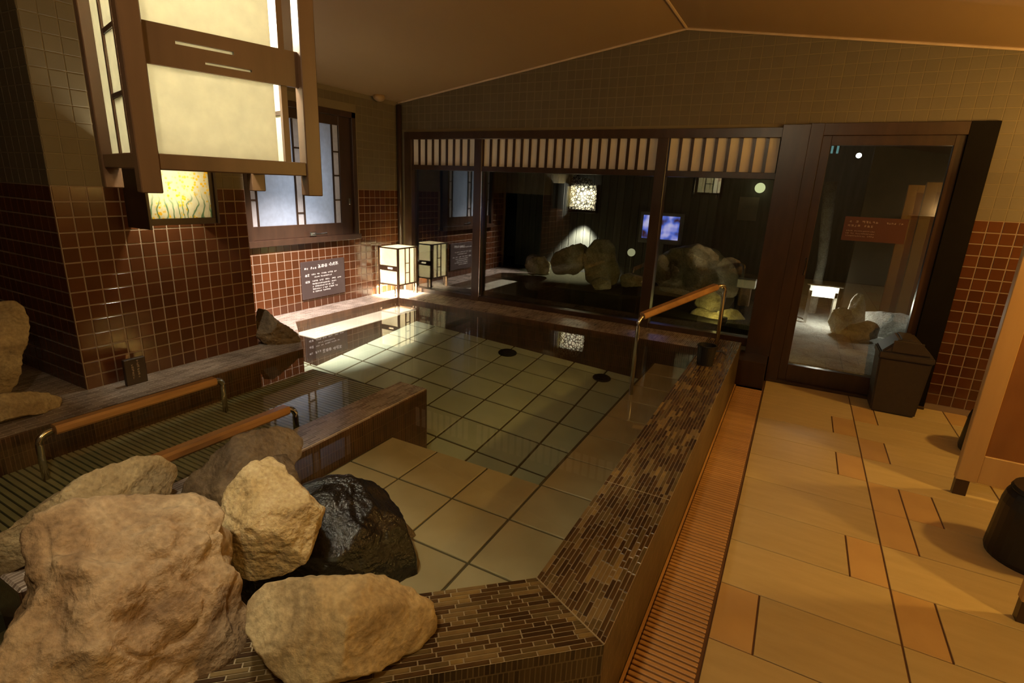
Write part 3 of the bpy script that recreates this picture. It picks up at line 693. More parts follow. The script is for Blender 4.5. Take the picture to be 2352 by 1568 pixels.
# ---- standing lantern in the corner of the ledge
sl = empty('standing_lantern', (-3.69, 4.385, ZL), 0, 'glowing paper lantern standing on legs in the far left corner of the ledge', 'lantern')
hx, hy, zb, zt = .125, .150, .115, .505; p = .010
for sx in (-1, 1):
    for sy in (-1, 1):
        obj('leg', bx(sx*hx-p, sx*hx+p, sy*hy-p, sy*hy+p, 0, zt, bev=.0015), 'lantern_wood', sl)
for z in (zb, zt-.012):
    for s in (-1, 1):
        obj('rail', bx(-hx+p, hx-p, s*hy-.008, s*hy+.008, z, z+.012), 'lantern_wood', sl); obj('rail', bx(s*hx-.008, s*hx+.008, -hy+p, hy-p, z, z+.012), 'lantern_wood', sl)
obj('top_sheet', bx(-hx+.008, hx-.008, -hy+.008, hy-.008, zt-.004, zt-.001), 'washi_white', sl)
for s in (-1, 1):
    bm = BM(); yb = s*hy; A, B = min(yb-.006, yb+.006), max(yb-.006, yb+.006)
    for x0, x1, q0, q1 in ((-hx+p, hx-p, .265, .283), (-hx+p, hx-p, .301, .318), (-hx+p, -.01, .283, .301), (.055, hx-p, .283, .301)): box(bm, x0, x1, A, B, q0, q1)
    obj('carved_board', bm, 'lantern_wood', sl)
    obj('paper_panel', bx(-hx+.022, hx-p, s*(hy-.008)-.001, s*(hy-.008)+.001, zb+.012, .27), 'washi_white', sl)
    obj('paper_panel', bx(-hx+.022, hx-p, s*(hy-.008)-.001, s*(hy-.008)+.001, .313, zt-.012), 'washi_white', sl)
    xi = s*(hx-.008)
    obj('paper_panel', bx(xi-.001, xi+.001, -hy+p, hy-p, zb+.012, zt-.012), 'washi_white', sl)
    for y in (-.035, .035, .115): obj('muntin', bx(s*hx-.005, s*hx+.005, y-.005, y+.005, zb+.012, zt-.012), 'lantern_wood', sl)
    for z in (.24, .34): obj('muntin', bx(s*hx-.004, s*hx+.004, -.035, .035, z-.004, z+.004), 'lantern_wood', sl)
    bm = BM(); tube(bm, [(.085, s*(hy-.03), zb), (.085, s*(hy-.004), zb-.01), (.085, s*(hy+.002), zb-.05), (.085, s*(hy+.002), 0)], .008, 8); obj('steel_foot', bm, 'steel', sl)
bm = BM(); bmesh.ops.create_uvsphere(bm, u_segments=12, v_segments=8, radius=.022); bmesh.ops.translate(bm, vec=(.055, -.07, .175), verts=bm.verts); obj('bulb', bm, 'bulb', sl)
l = point('corner_light', (.055, -.07, .185), P_CORNER, CREAM, .03); l.parent = sl

# ---- notices
sg = empty('information_sign', (XL, 3.505, .366), 0, 'dark plum notice board with white lettering on the red tiled wall below the window', 'sign')
obj('board', bx(.006, .020, -.258, .258, 0, .342, bev=.002), 'sign_brown', sg)
L = [(.03, .268, .022, 6, .003), (.19, .270, .036, 3, .004), (.32, .273, .040, 3, .002),
     (.035, .205, .026, 2, .003), (.11, .214, .015, 20, .002), (.14, .188, .014, 15, .002),
     (.035, .145, .026, 2, .003), (.115, .152, .015, 4, .002), (.20, .152, .015, 3, .002), (.27, .152, .015, 3, .002), (.35, .152, .015, 3, .002), (.42, .152, .015, 3, .002)]
for i, n in enumerate((19, 17, 20, 14)): L.append((.115, .126-.024*i, .014, n, .002))
tag(obj('lettering', glyphs((.020, -.258, 0), (0, 1, 0), (0, 0, 1), (1, 0, 0), L, 11), 'lettering_white', sg), kind='stuff')
ss = empty('small_sign', (-3.16, 1.475, ZL), 0, 'small dark plaque with two columns of white characters standing on the ledge by the pillar', 'sign')
obj('plaque', bx(0, .025, -.055, .055, 0, .15, bev=.003), 'sign_dark', ss)
L = [(.062, .125-.015*i, .013, 1, 0) for i in range(7)]+[(.033, .108-.015*i, .013, 1, 0) for i in range(6)]
tag(obj('lettering', glyphs((.025, -.055, 0), (0, 1, 0), (0, 0, 1), (1, 0, 0), L, 5), 'lettering_dim', ss), kind='stuff')
ds = empty('door_sign', (.46, YW+.020, 1.155), 0, 'brown notice with two rows of pale lettering stuck to the glass door', 'sign')
obj('board', bx(-.19, .19, -.006, 0, 0, .17), 'sign_red', ds)
L = [(.03, .128, .017, 10, .004), (.255, .128, .013, 7, .002), (.025, .098, .017, 9, .004)]+[(.02, .066-.018*i, .009, 17, .002) for i in range(3)]
tag(obj('lettering', glyphs((-.19, -.006, 0), (1, 0, 0), (0, 0, 1), (0, -1, 0), L, 9, depth=.0008), 'lettering_dim', ds), kind='stuff')

# ---- handrails
def flat_rail(bm, p0, p1, w, h):
    p0, p1 = Vector(p0), Vector(p1); t = (p1-p0).normalized(); s = t.cross(Vector((0, 0, 1))).normalized(); u = s.cross(t)
    prof = [(-w, -h*.5), (-w*.7, -h), (w*.7, -h), (w, -h*.5), (w, h*.5), (w*.7, h), (-w*.7, h), (-w, h*.5)]
    A = [bm.verts.new(p0+s*a+u*b) for a, b in prof]; B = [bm.verts.new(p1+s*a+u*b) for a, b in prof]
    for i in range(8): bm.faces.new((A[i], A[(i+1) % 8], B[(i+1) % 8], B[i]))
    bm.faces.new(A[::-1]); bm.faces.new(B); bmesh.ops.recalc_face_normals(bm, faces=bm.faces); return bm
def bend(p0, p1, corner, r=.05, n=6):
    p0, p1, c = map(Vector, (p0, p1, corner)); a = c+(p0-c).normalized()*r; b = c+(p1-c).normalized()*r
    return [p0]+[(a*(1-t)**2+c*2*t*(1-t)+b*t*t) for t in [i/n for i in range(n+1)]]+[p1]
def handrail(label, w0, w1, f0, f1, cut=.04):
    """wood from w0 to w1, steel posts turning down to f0 and f1"""
    w0, w1 = Vector(w0), Vector(w1); t = (w1-w0).normalized()
    e = empty('handrail', (f0[0], f0[1], f0[2]), 0, label, 'handrail'); o = Vector(f0)
    obj('wooden_grip', flat_rail(BM(), w0-o, w1-o, .028, .021), 'rail_wood', e)
    for w_, f, s in ((w0, f0, -1), (w1, f1, 1)):
        c = Vector((f[0], f[1], w_.z+s*t.z*.05)); bm = BM()
        tube(bm, [p-o for p in bend(w_-t*s*.01, f, c)], .014, 12); obj('post', bm, 'steel', e, smooth=True)
    return e
handrail('wooden handrail on steel posts beside the pillar ledge', (-2.76, .935, .312), (-2.76, 1.685, .308), (-2.745, .868, .095), (-2.765, 1.735, .095))
handrail('wooden handrail running behind the pale rocks to the low dividing wall', (-2.06, .93, .345), (-2.06, 1.60, .338), (-2.07, .86, .095), (-2.055, 1.645, .20))
handrail('sloping wooden handrail on steel posts at the far right of the pool', (-.828, 3.455, .640), (-.455, 3.93, .815), (-.84, 3.415, .085), (-.40, 4.0, ZCOP))

# ---- rocks
ROCKS = {
'boulder_big': ((-1.226,0.472,0.443),-68.9,36.9,0.24,[.227,.234,.261,.282,.283,.276,.272,.278,.284,.293,.291,.208,.177,.181,.190,.206,.222,.232,.228,.216,.214,.222,.240,.246,.264,.292,.280,.276,.268,.241]),
'boulder_long': ((-1.881,0.651,0.353),-70.9,28.4,0.17,[.282,.314,.290,.240,.181,.151,.133,.114,.104,.099,.099,.103,.113,.128,.155,.220,.306,.264,.160,.131,.115,.107,.104,.104,.103,.108,.117,.136,.170,.236]),
'boulder_grey': ((-1.752,1.147,0.305),-56.8,28.2,0.14,[.182,.222,.261,.250,.228,.195,.172,.160,.154,.143,.138,.140,.148,.160,.184,.206,.226,.214,.207,.187,.171,.165,.166,.158,.157,.164,.180,.170,.165,.167]),
'boulder_pale': ((-1.272,0.893,0.421),-54.9,33.0,0.13,[.159,.145,.139,.139,.140,.147,.176,.198,.190,.176,.165,.161,.146,.139,.128,.122,.122,.128,.141,.153,.168,.167,.166,.165,.165,.165,.158,.155,.153,.155]),
'stone_small_grey': ((-1.545,1.168,0.336),-52.9,29.5,0.06,[.050,.048,.048,.050,.055,.064,.077,.096,.102,.105,.088,.071,.062,.055,.050,.048,.048,.050,.055,.064,.080,.080,.084,.093,.093,.089,.090,.072,.061,.054]),
'boulder_black': ((-1.222,1.094,0.174),-48.2,37.4,0.145,[.266,.261,.268,.280,.286,.289,.283,.281,.283,.280,.237,.213,.219,.236,.265,.315,.318,.271,.241,.220,.207,.204,.211,.217,.233,.265,.293,.324,.306,.283]),
'stone_brown_wet': ((-1.126,1.339,0.024),-40.1,38.8,0.04,[.089,.087,.089,.093,.100,.114,.138,.172,.227,.177,.143,.124,.109,.094,.086,.083,.084,.088,.098,.115,.147,.151,.152,.160,.157,.158,.149,.122,.106,.094]),
'boulder_flat': ((-0.809,0.726,0.406),-48.1,43.3,0.20,[.226,.186,.162,.147,.129,.118,.111,.110,.113,.122,.139,.162,.196,.215,.199,.176,.161,.152,.141,.132,.123,.114,.112,.113,.116,.126,.143,.167,.205,.242]),
'ledge_rock': ((-3.228,2.459,0.349),-52.7,14.9,0.16,[.125,.100,.087,.080,.077,.077,.083,.096,.121,.168,.199,.172,.147,.134,.128,.128,.126,.115,.111,.112,.110,.105,.106,.111,.122,.143,.173,.199,.183,.157]),
'upright_rock': ((-3.364,1.000,0.569),-73.4,13.8,0.09,[.103,.111,.126,.153,.192,.245,.266,.255,.218,.189,.141,.113,.098,.090,.086,.087,.091,.101,.118,.151,.223,.286,.285,.212,.159,.125,.103,.091,.089,.094]),
'flat_rock': ((-3.155,0.931,0.323),-73.6,18.6,0.15,[.184,.153,.118,.097,.082,.074,.071,.071,.073,.080,.086,.094,.111,.120,.137,.154,.151,.154,.106,.081,.068,.061,.058,.057,.059,.063,.073,.093,.137,.179]),
'garden_a': ((-2.616,6.600,0.528),-21.6,7.2,0.15,[.248,.265,.299,.289,.285,.247,.219,.204,.198,.186,.183,.188,.203,.230,.244,.255,.281,.281,.291,.288,.242,.217,.205,.202,.209,.204,.197,.198,.209,.232]),
'garden_b': ((-2.215,6.729,0.591),-18.2,6.8,0.16,[.212,.205,.207,.218,.243,.287,.318,.345,.341,.337,.315,.308,.283,.272,.263,.242,.234,.237,.250,.278,.292,.295,.312,.321,.320,.332,.363,.321,.262,.230]),
'garden_c': ((-2.090,6.373,0.489),-18.2,8.0,0.15,[.121,.118,.119,.096,.084,.077,.074,.075,.079,.087,.087,.089,.096,.109,.133,.126,.112,.105,.103,.105,.090,.078,.072,.069,.070,.073,.081,.096,.123,.131]),
'garden_d': ((-3.121,6.684,0.385),-25.0,8.1,0.25,[.165,.174,.163,.154,.152,.158,.145,.135,.132,.134,.143,.160,.155,.158,.168,.188,.176,.168,.168,.164,.140,.128,.122,.122,.127,.139,.162,.187,.172,.165]),
'garden_e': ((-1.832,6.822,0.417),-15.0,8.2,0.12,[.148,.145,.145,.118,.103,.095,.092,.094,.099,.104,.105,.112,.125,.149,.154,.142,.137,.138,.145,.126,.104,.092,.085,.083,.085,.090,.102,.122,.162,.158]),
'yellow_a': ((-0.733,5.903,0.342),-7.1,10.4,0.12,[.127,.124,.127,.129,.124,.125,.132,.127,.123,.125,.132,.130,.130,.136,.140,.137,.141,.143,.128,.121,.120,.124,.133,.123,.119,.121,.129,.144,.152,.135]),
'yellow_b': ((-0.609,5.719,0.190),-6.1,12.2,0.13,[.279,.286,.253,.234,.196,.138,.110,.095,.087,.083,.093,.127,.192,.222,.275,.287,.315,.269,.225,.170,.139,.122,.113,.109,.111,.118,.132,.158,.207,.285]),
'dome': ((-1.065,6.972,0.454),-8.7,7.9,0.40,[.503,.464,.437,.406,.395,.387,.371,.373,.391,.385,.396,.427,.461,.488,.523,.512,.515,.496,.499,.477,.394,.348,.325,.317,.324,.347,.391,.472,.558,.532]),
'stand_stone': ((0.625,6.275,0.351),5.7,9.7,0.08,[.080,.079,.082,.088,.102,.120,.147,.193,.203,.170,.135,.106,.091,.082,.078,.078,.080,.087,.099,.122,.168,.166,.168,.172,.158,.151,.144,.111,.094,.084]),
'pale_stone': ((0.510,6.195,0.267),4.7,10.6,0.09,[.109,.105,.106,.111,.123,.141,.141,.147,.143,.131,.126,.125,.115,.110,.110,.116,.119,.116,.118,.126,.142,.137,.134,.137,.147,.134,.120,.113,.111,.115]),
'dark_stone': ((0.667,5.938,0.237),6.4,11.3,0.14,[.136,.138,.146,.141,.133,.131,.117,.101,.092,.088,.088,.093,.102,.119,.127,.143,.173,.160,.137,.124,.119,.113,.099,.092,.089,.091,.096,.108,.129,.140]),
'mound': ((0.965,6.449,0.228),8.5,10.4,0.25,[.258,.250,.253,.198,.166,.149,.139,.133,.132,.139,.152,.177,.218,.278,.247,.231,.226,.213,.210,.217,.188,.167,.156,.153,.156,.164,.165,.174,.192,.227]),
}
def rock(key, name, m, label, cat='rock', group=None, sub=6, rough=1.0, power=.72, seed=0, ridged=.5, facets=11):
    c, yaw, pit, D, prof = ROCKS[key]; yaw, pit = math.radians(yaw), math.radians(pit); n = len(prof)
    fw = Vector((math.sin(yaw)*math.cos(pit), math.cos(yaw)*math.cos(pit), -math.sin(pit))); rt = fw.cross(Vector((0, 0, 1))).normalized(); up = rt.cross(fw)
    bm = BM(); bmesh.ops.create_icosphere(bm, subdivisions=sub, radius=1)
    size = sum(prof)/n; off = Vector((seed*3.1, seed*1.7, seed*2.3))
    rr = random.Random(seed+40); planes = []
    for k in range(facets):
        nn = (rt*rr.uniform(-.6, .6)+up*rr.uniform(-.6, .6)-fw*rr.uniform(.7, 1.0)).normalized()
        planes.append((nn, rr.uniform(.60, .86)))
    for v in bm.verts:
        d = v.co.normalized(); th = math.atan2(d.y, d.x) % (2*math.pi); rho = math.hypot(d.x, d.y)
        k = th/(2*math.pi)*n; i = int(k) % n; f = k-int(k); f = f*f*(3-2*f); r = prof[i]*(1-f)+prof[(i+1) % n]*f
        q = rho**power
        px_, py_ = r*q*math.cos(th), r*q*math.sin(th); pz_ = math.copysign(abs(d.z)**power, d.z)*D
        P_ = rt*px_+up*py_+fw*pz_
        for nn, hh in planes:
            sup = math.sqrt((nn.dot(rt)*size)**2+(nn.dot(up)*size)**2+(nn.dot(fw)*D)**2)*hh; ex = P_.dot(nn)-sup
            if ex > 0: P_ = P_-nn*ex*.95
        s = P_/size
        a = noise.fractal(s*1.3+off, .9, 2.1, 4)*.095
        rg = (1-abs(noise.noise(s*2.0+off*1.3)))*ridged*.10-.055*ridged
        fc = (noise.voronoi(s*1.6+off)[0][0]-.35)*.16*ridged
        fine = noise.fractal(s*6+off, .9, 2.2, 4)*.014-(1-min(1, abs(noise.noise(s*2.1+off*.7))*9))*.045*ridged
        lay = s.dot(Vector((.35, -.25, .9)))*3.2+noise.noise(s*1.1+off)*1.6; st_ = lay-math.floor(lay); fine += (min(st_*3, 1)-st_)*.030*ridged
        nrm_ = (rt*d.x/max(size, .01)+up*d.y/max(size, .01)+fw*d.z/D).normalized()
        v.co = P_+nrm_*size*rough*(a+rg-fc+fine)
    o = obj(name, bm, m, None, smooth=True); o.location = c
    return tag(o, label, cat, group)
G1 = 'rocks piled at the near corner of the pool'
rock('boulder_big', 'boulder', 'rock_big', 'large craggy tan boulder filling the bottom left corner', group=G1, sub=6, rough=1.25, seed=1, ridged=.9)
rock('boulder_long', 'boulder', 'rock_long', 'long low beige boulder lying behind the big craggy one at the left edge', group=G1, seed=2, rough=.7)
rock('boulder_grey', 'boulder', 'rock_grey', 'grey-brown hump-backed rock by the end of the dividing wall', group=G1, seed=3, rough=.7)
rock('boulder_pale', 'boulder', 'rock_pale', 'pale cream upright boulder with brown hollows in the middle of the pile', group=G1, seed=4, rough=.9, sub=6)
rock('stone_small_grey', 'stone', 'rock_grey', 'small grey stone peeking out behind the cream upright boulder', group=G1, sub=4, seed=5)
rock('boulder_black', 'boulder', 'rock_black', 'wet shiny black boulder standing in the shallow water', group=G1, seed=6, rough=.75, sub=6)
rock('stone_brown_wet', 'stone', 'rock_brown', 'brown wet stone showing along the right edge of the black boulder', group=G1, sub=4, seed=7, rough=.5)
rock('boulder_flat', 'boulder', 'rock_flat', 'wide flat-topped sandy boulder resting on the mosaic coping', group=G1, seed=8, rough=.6, ridged=.4)
rock('ledge_rock', 'stone', 'rock_grey', 'low brown rock lying on the ledge at the far corner of the pillar', seed=9, rough=.8)
rock('upright_rock', 'stone', 'rock_long', 'upright beige stone slab at the left edge in front of the dark pillar side', seed=10, rough=.45, ridged=.3)
rock('flat_rock', 'stone', 'rock_long', 'flat beige stone slab on the ledge at the left edge', seed=11, rough=.4, ridged=.3)

# ---- black bucket on the coping
bk = empty('bucket', (-.415, 3.60, ZCOP), 0, 'small dark bucket standing on the coping beside the sloping handrail', 'bucket')
bm = BM(); lathe(bm, [(.052, 0), (.060, .12), (.064, .125), (.064, .132), (.056, .132), (.048, .02)], 0, 0); obj('pail', bm, 'black_plastic', bk)
bm = BM(); tube(bm, [(.06, 0, .10), (.095, 0, .105), (.125, 0, .085)], .006, 8); obj('handle', bm, 'black_plastic', bk)

# ---- litter bin by the door
bn = empty('litter_bin', (.775, 4.46, 0), 0, 'brown plastic litter bin with a ridged lid in front of the glass door', 'bin')
def taper(x0, x1, y0, y1, z0, z1, gx, gy, bm=None):
    bm = bm or BM(); P = [(-x0, -y0, z0), (x0, -y0, z0), (x0, y0, z0), (-x0, y0, z0), (-x1, -y1, z1), (x1, -y1, z1), (x1, y1, z1), (-x1, y1, z1)]
    v = [bm.verts.new(q) for q in P]
    for f in ((3,2,1,0),(4,5,6,7),(0,1,5,4),(1,2,6,5),(2,3,7,6),(3,0,4,7)): bm.faces.new([v[i] for i in f])
    bmesh.ops.bevel(bm, geom=list(bm.edges), offset=gx, segments=2, affect='EDGES'); return bm
obj('body', taper(.130, .150, .115, .130, 0, .40, .010, 0), 'bin_brown', bn)
obj('lid_rim', taper(.158, .156, .138, .136, .395, .44, .008, 0), 'bin_brown', bn)
bm = BM(); A = [bm.verts.new(q) for q in ((-.152, -.132, .44), (.152, -.132, .44), (.152, .132, .44), (-.152, .132, .44), (-.055, -.125, .545), (.045, -.125, .545), (.045, .125, .545), (-.055, .125, .545))]
for f in ((3,2,1,0),(4,5,6,7),(0,1,5,4),(1,2,6,5),(2,3,7,6),(3,0,4,7)): bm.faces.new([A[i] for i in f])
bmesh.ops.bevel(bm, geom=list(bm.edges), offset=.012, segments=2, affect='EDGES'); lid = obj('lid', bm, 'bin_brown', bn)
obj('flap', bx(-.09, .08, -.134, -.128, .45, .53, bev=.002), 'bin_brown', lid)

# ---- washing booths: partitions, stools, assumed lamps
def partition(y, label):
    e = empty('booth_partition', (.905, y, 0), 0, label, 'partition', 'timber partitions of the washing booths')
    t = .021
    obj('front_post', bx(0, .085, -t, t, .085, 1.62, bev=.003), 'pale_wood', e)
    obj('foot', bx(.004, .06, -t*.9, t*.9, 0, .085, bev=.002), 'frame_brown', e)
    obj('foot', bx(1.04, 1.10, -t*.9, t*.9, 0, .085, bev=.002), 'frame_brown', e)
    obj('rear_post', bx(1.05, 1.13, -t, t, .085, 1.62, bev=.003), 'pale_wood', e)
    obj('bottom_rail', bx(.085, 1.05, -t*.85, t*.85, .085, .235, bev=.003), 'pale_wood', e)
    obj('top_rail', bx(.085, 1.05, -t*.85, t*.85, 1.54, 1.62, bev=.003), 'pale_wood', e)
    obj('panel', bx(.085, 1.05, -.008, .008, .235, 1.54), 'red_wood_panel', e)
partition(3.27, 'pale timber partition with a brown panel nearest the glass door at the right edge')
partition(2.29, 'pale timber partition of which only the post foot shows at the lower right edge')
def stool(x, y, label, h=.30):
    e = empty('bath_stool', (x, y, 0), 0, label, 'stool', 'black bath stools in the washing booths')
    bm = BM(); lathe(bm, [(.155, 0), (.160, .02), (.148, h*.8), (.140, h-.02), (.130, h)], 0, 0, 32); obj('base', bm, 'black_plastic', e, smooth=False)
    bm = BM(); lathe(bm, [(.128, h), (.132, h+.008), (.126, h+.022), (.03, h+.018)], 0, 0, 32); obj('seat', bm, 'black_plastic', e)
stool(1.085, 2.76, 'black round stool in the near washing booth at the right edge')
stool(1.225, 3.95, 'black round stool half hidden behind the partition next to the glass door', .26)
def assumed_booth_lamp(y, label):  # assumed wall lamps, out of view, for the warm light from the right
    e = empty('assumed_booth_lamp', (2.1, y, 1.55), 0, label, 'lamp', 'assumed lamps over the washing booths')
    obj('back_plate', bx(-.02, 0, -.10, .10, -.06, .06, bev=.003), 'lantern_wood', e)
    obj('shade', bx(-.12, -.02, -.13, .13, -.055, -.052), 'washi', e); obj('shade', bx(-.12, -.118, -.13, .13, -.055, .055), 'washi', e)
    obj('end_cap', bx(-.12, -.02, -.135, -.13, -.06, .06), 'lantern_wood', e); obj('end_cap', bx(-.12, -.02, .13, .135, -.06, .06), 'lantern_wood', e)
    bm = BM(); tube(bm, [(-.065, -.09, .0), (-.065, .09, .0)], .012, 10); obj('bulb', bm, 'bulb', e)
    l = point('assumed_booth_light', (-.16, 0, .02), P_BOOTH, WARM, .06); l.parent = e
assumed_booth_lamp(3.85, 'assumed unseen wall lamp over the washing booth next to the glass door'); assumed_booth_lamp(2.78, 'assumed unseen wall lamp over the middle washing booth'); assumed_booth_lamp(1.5, 'assumed unseen wall lamp over the washing booth beside the viewer')

# ---- small things on the walls
bm = BM(); bmesh.ops.create_uvsphere(bm, u_segments=16, v_segments=10, radius=.07); bmesh.ops.scale(bm, vec=(.7, 1, .55), verts=bm.verts)
o = obj('ceiling_sensor', bm, 'ceiling_board', smooth=True); o.location = (-3.80, 4.27, 2.215); tag(o, 'rounded pale cover in the ceiling corner above the left wall', 'sensor')
bm = BM(); tube(bm, [(0, 0, 0), (0, 0, 1.92)], .026, 10); o = obj('corner_pipe', bm, 'frame_brown', smooth=True); o.location = (-3.825, 4.595, .275); tag(o, 'dark vertical pipe in the corner between left wall and glazing', 'pipe')

# ================================================================ OUTSIDE (seen through the glazing)
struct(obj('ground_garden', bx(-6, -.05, 4.82, 9, -.6, -.25), 'garden_soil'))
struct(obj('ground_patio', bx(-.05, 4, 4.82, 9, -.6, .13), 'gravel'))
struct(obj('ground_bank', prism([(-6, 6.2), (-3.2, 6.25), (-2.2, 6.1), (-1.4, 6.4), (-1.35, 5.55), (-.05, 5.3), (-.05, 9), (-6, 9)], -.6, .22), 'garden_soil'))
bm = BM(); bm.faces.new([bm.verts.new((x, y, .0)) for x, y in ((-6, 4.82), (-.05, 4.82), (-.05, 6.4), (-6, 6.4))])
tag(obj('garden_water', bm, 'garden_water'), 'dark water of the outdoor pool beyond the glass', 'water', kind='stuff')
fence = empty('garden_fence', (-2.5, 7.66, .19), 0, 'grey board fence behind the outdoor rocks, lit below the garden lamp', 'fence')
mf = {}
me = bpy.data.meshes.new('fence_board'); b = bx(-.055, .055, -.012, .012, 0, 2.3, bev=.004); b.to_mesh(me); b.free(); me.materials.append(MATS['fence_wood'])
for i in range(26): place('fence_board', me, Matrix.Translation((-1.45+i*.115, random.uniform(-.006, .006), 0)), fence)
obj('fence_rail', bx(-1.5, 1.5, .015, .05, .4, .47), 'fence_wood', fence)
struct(obj('wall_garden', bx(-6, 4, 8.6, 8.7, -.5, 2.9), 'fence_wood'))
# pierced garden lamp on the fence
gl = empty('garden_lamp', (-2.86, 7.64, 1.15), 0, 'glowing pierced white lamp on the fence above the outdoor rocks', 'lamp')
bm = BM(); prof = [(-.20, 0), (.20, 0), (.205, .26), (.17, .37), (.10, .43), (.0, .46), (-.045, .41), (-.10, .49), (-.17, .52), (-.20, .47)]
A = [bm.verts.new((x, -.11, z)) for x, z in prof]; B = [bm.verts.new((x, -.104, z)) for x, z in prof]; bm.faces.new(A); bm.faces.new(B[::-1])
for i in range(len(prof)): bm.faces.new((A[i], B[i], B[(i+1) % len(prof)], A[(i+1) % len(prof)]))
bmesh.ops.recalc_face_normals(bm, faces=bm.faces); obj('shade', bm, 'lamp_lace', gl)
obj('base', bx(-.21, .21, -.12, 0, -.04, 0, bev=.004), 'dark_wood', gl); obj('back_board', bx(-.20, .20, -.012, 0, 0, .30), 'dark_wood', gl); obj('side_board', bx(.2, .21, -.11, -.012, 0, .36), 'dark_wood', gl); obj('hood', bx(-.20, .20, -.09, 0, .30, .31), 'dark_wood', gl); obj('side_slat', bx(-.235, -.22, -.11, -.02, 0, .45), 'washi_white', gl); obj('side_slat', bx(-.222, -.20, -.11, -.02, 0, .46), 'dark_wood', gl)
l = point('garden_lamp_light', (0, -.05, .19), P_GARDEN, WHITE, .02); l.parent = gl
d_ = bpy.data.lights.new('garden_lamp_down', 'SPOT'); d_.energy = P_GARDEN*7; d_.color = (1, .95, .80); d_.spot_size = math.radians(88); d_.spot_blend = .5; d_.shadow_soft_size = .03
o = bpy.data.objects.new('garden_lamp_down', d_); COL.objects.link(o); o.location = (0, -.13, -.05); o.rotation_euler = (math.radians(-9), 0, 0); o.parent = gl
# television
tv = empty('television', (-1.68, 7.46, .76), 0, 'small television with a bright blue picture beyond the mullion', 'television')
obj('case', bx(-.29, .29, 0, .06, 0, .42, bev=.006), 'plastic_grey', tv)
m, nt, out = new_mat('tv_picture'); e_ = N(nt, 'ShaderNodeEmission'); e_.inputs[1].default_value = 1.1; nt.links.new(e_.outputs[0], out.inputs[0])
nz = N(nt, 'ShaderNodeTexNoise'); nz.inputs['Scale'].default_value = 5; nt.links.new(coords(nt), nz.inputs['Vector'])
r_ = ramp(nt, [(.36, (.05, .02, .03)), (.47, (.10, .16, .75)), (.56, (.45, .42, .95)), (.68, (.75, .70, .95))]); nt.links.new(nz.outputs[0], r_.inputs[0]); nt.links.new(r_.outputs[0], e_.inputs[0])
obj('screen', bx(-.245, .245, -.004, 0, .065, .375), 'tv_picture', tv); obj('stand', bx(-.06, .06, .02, .06, -.57, 0), 'plastic_grey', tv)
o = obj('round_lamp', (lambda bm: (bmesh.ops.create_uvsphere(bm, u_segments=14, v_segments=10, radius=.055), bm)[-1])(BM()), 'round_lamp', smooth=True); o.location = (-2.03, 7.4, .615); tag(o, 'small round pale lamp right of the outdoor rocks', 'lamp'); bm = BM(); tube(bm, [(0, .02, -.43), (0, .02, -.04)], .012, 8); obj('stake', bm, 'dark_steel', o)
G2 = 'rocks around the outdoor pool'
rock('garden_a', 'garden_rock', 'rock_garden', 'rounded pale rock left of the pair below the garden lamp', group=G2, sub=4, seed=12)
rock('garden_b', 'garden_rock', 'rock_garden', 'tall leaning rock right of the pair below the garden lamp', group=G2, sub=4, seed=13).location.z -= .10
rock('garden_c', 'garden_rock', 'rock_garden', 'small pale stone at the foot of the tall leaning rock', group=G2, sub=4, seed=14).location.z = .30
rock('garden_d', 'garden_rock', 'rock_garden', 'dim yellowish rock farthest left beside the outdoor pool', group=G2, sub=4, seed=15)
rock('garden_e', 'garden_rock', 'rock_garden', 'low dim rock against the mullion below the television', group=G2, sub=4, seed=16).location.z -= .10
rock('dome', 'garden_rock', 'rock_garden', 'large dim rounded boulder seen through the right hand pane', group=G2, sub=4, seed=17)
rock('yellow_a', 'garden_rock', 'rock_garden', 'yellow-lit rounded rock framed by the sloping handrail', group=G2, sub=4, seed=18)
rock('yellow_b', 'garden_rock', 'rock_garden', 'low yellow-lit rocks edge under the rounded rock behind the handrail', group=G2, sub=4, seed=19)
rock('stand_stone', 'garden_rock', 'rock_white', 'upright white stone on the patio seen through the glass door', group=G2, sub=4, seed=20, rough=.5)
rock('pale_stone', 'garden_rock', 'rock_white', 'squat pale stone leaning on the upright white stone outside the door', group=G2, sub=4, seed=21)
rock('dark_stone', 'garden_rock', 'rock_grey', 'dark stone at the foot of the upright white stone outside the door', group=G2, sub=4, seed=22)
rock('mound', 'garden_rock', 'gravel', 'grey craggy rock to the right outside the glass door', group=G2, sub=4, seed=23)
# assumed lamp beside the yellow rocks, added for their yellow light
sp_ = empty('assumed_ground_lamp', (-.52, 5.45, .19), 0, 'assumed small ground lamp lighting the rocks behind the handrail', 'lamp')
bm = BM(); lathe(bm, [(.03, 0), (.03, .05), (.038, .06), (.038, .10)], 0, 0, 14); obj('housing', bm, 'dark_steel', sp_)
l = point('assumed_ground_light', (-.05, .0, .14), 3.0, (1, .80, .25), .02); l.parent = sp_
# light box on legs
ob = empty('light_table', (.33, 6.62, .13), 0, 'small lit box on two legs outside the glass door', 'lamp')
for x in (-.125, .115):
    obj('leg', bx(x-.014, x+.014, -.10, -.07, 0, .36), 'steel', ob); obj('leg', bx(x-.014, x+.014, .07, .10, 0, .36), 'steel', ob)
obj('box', bx(-.13, .13, -.10, .10, .30, .42, bev=.004), 'washi_white', ob); obj('top', bx(-.17, .17, -.13, .13, .42, .437, bev=.003), 'steel', ob)
l = point('table_light', (0, 0, .36), P_PATIO*.03, (.9, .95, 1), .02); l.parent = ob
l = point('table_down_light', (0.05, -.16, .33), P_PATIO*.12, WHITE, .03); l.parent = ob
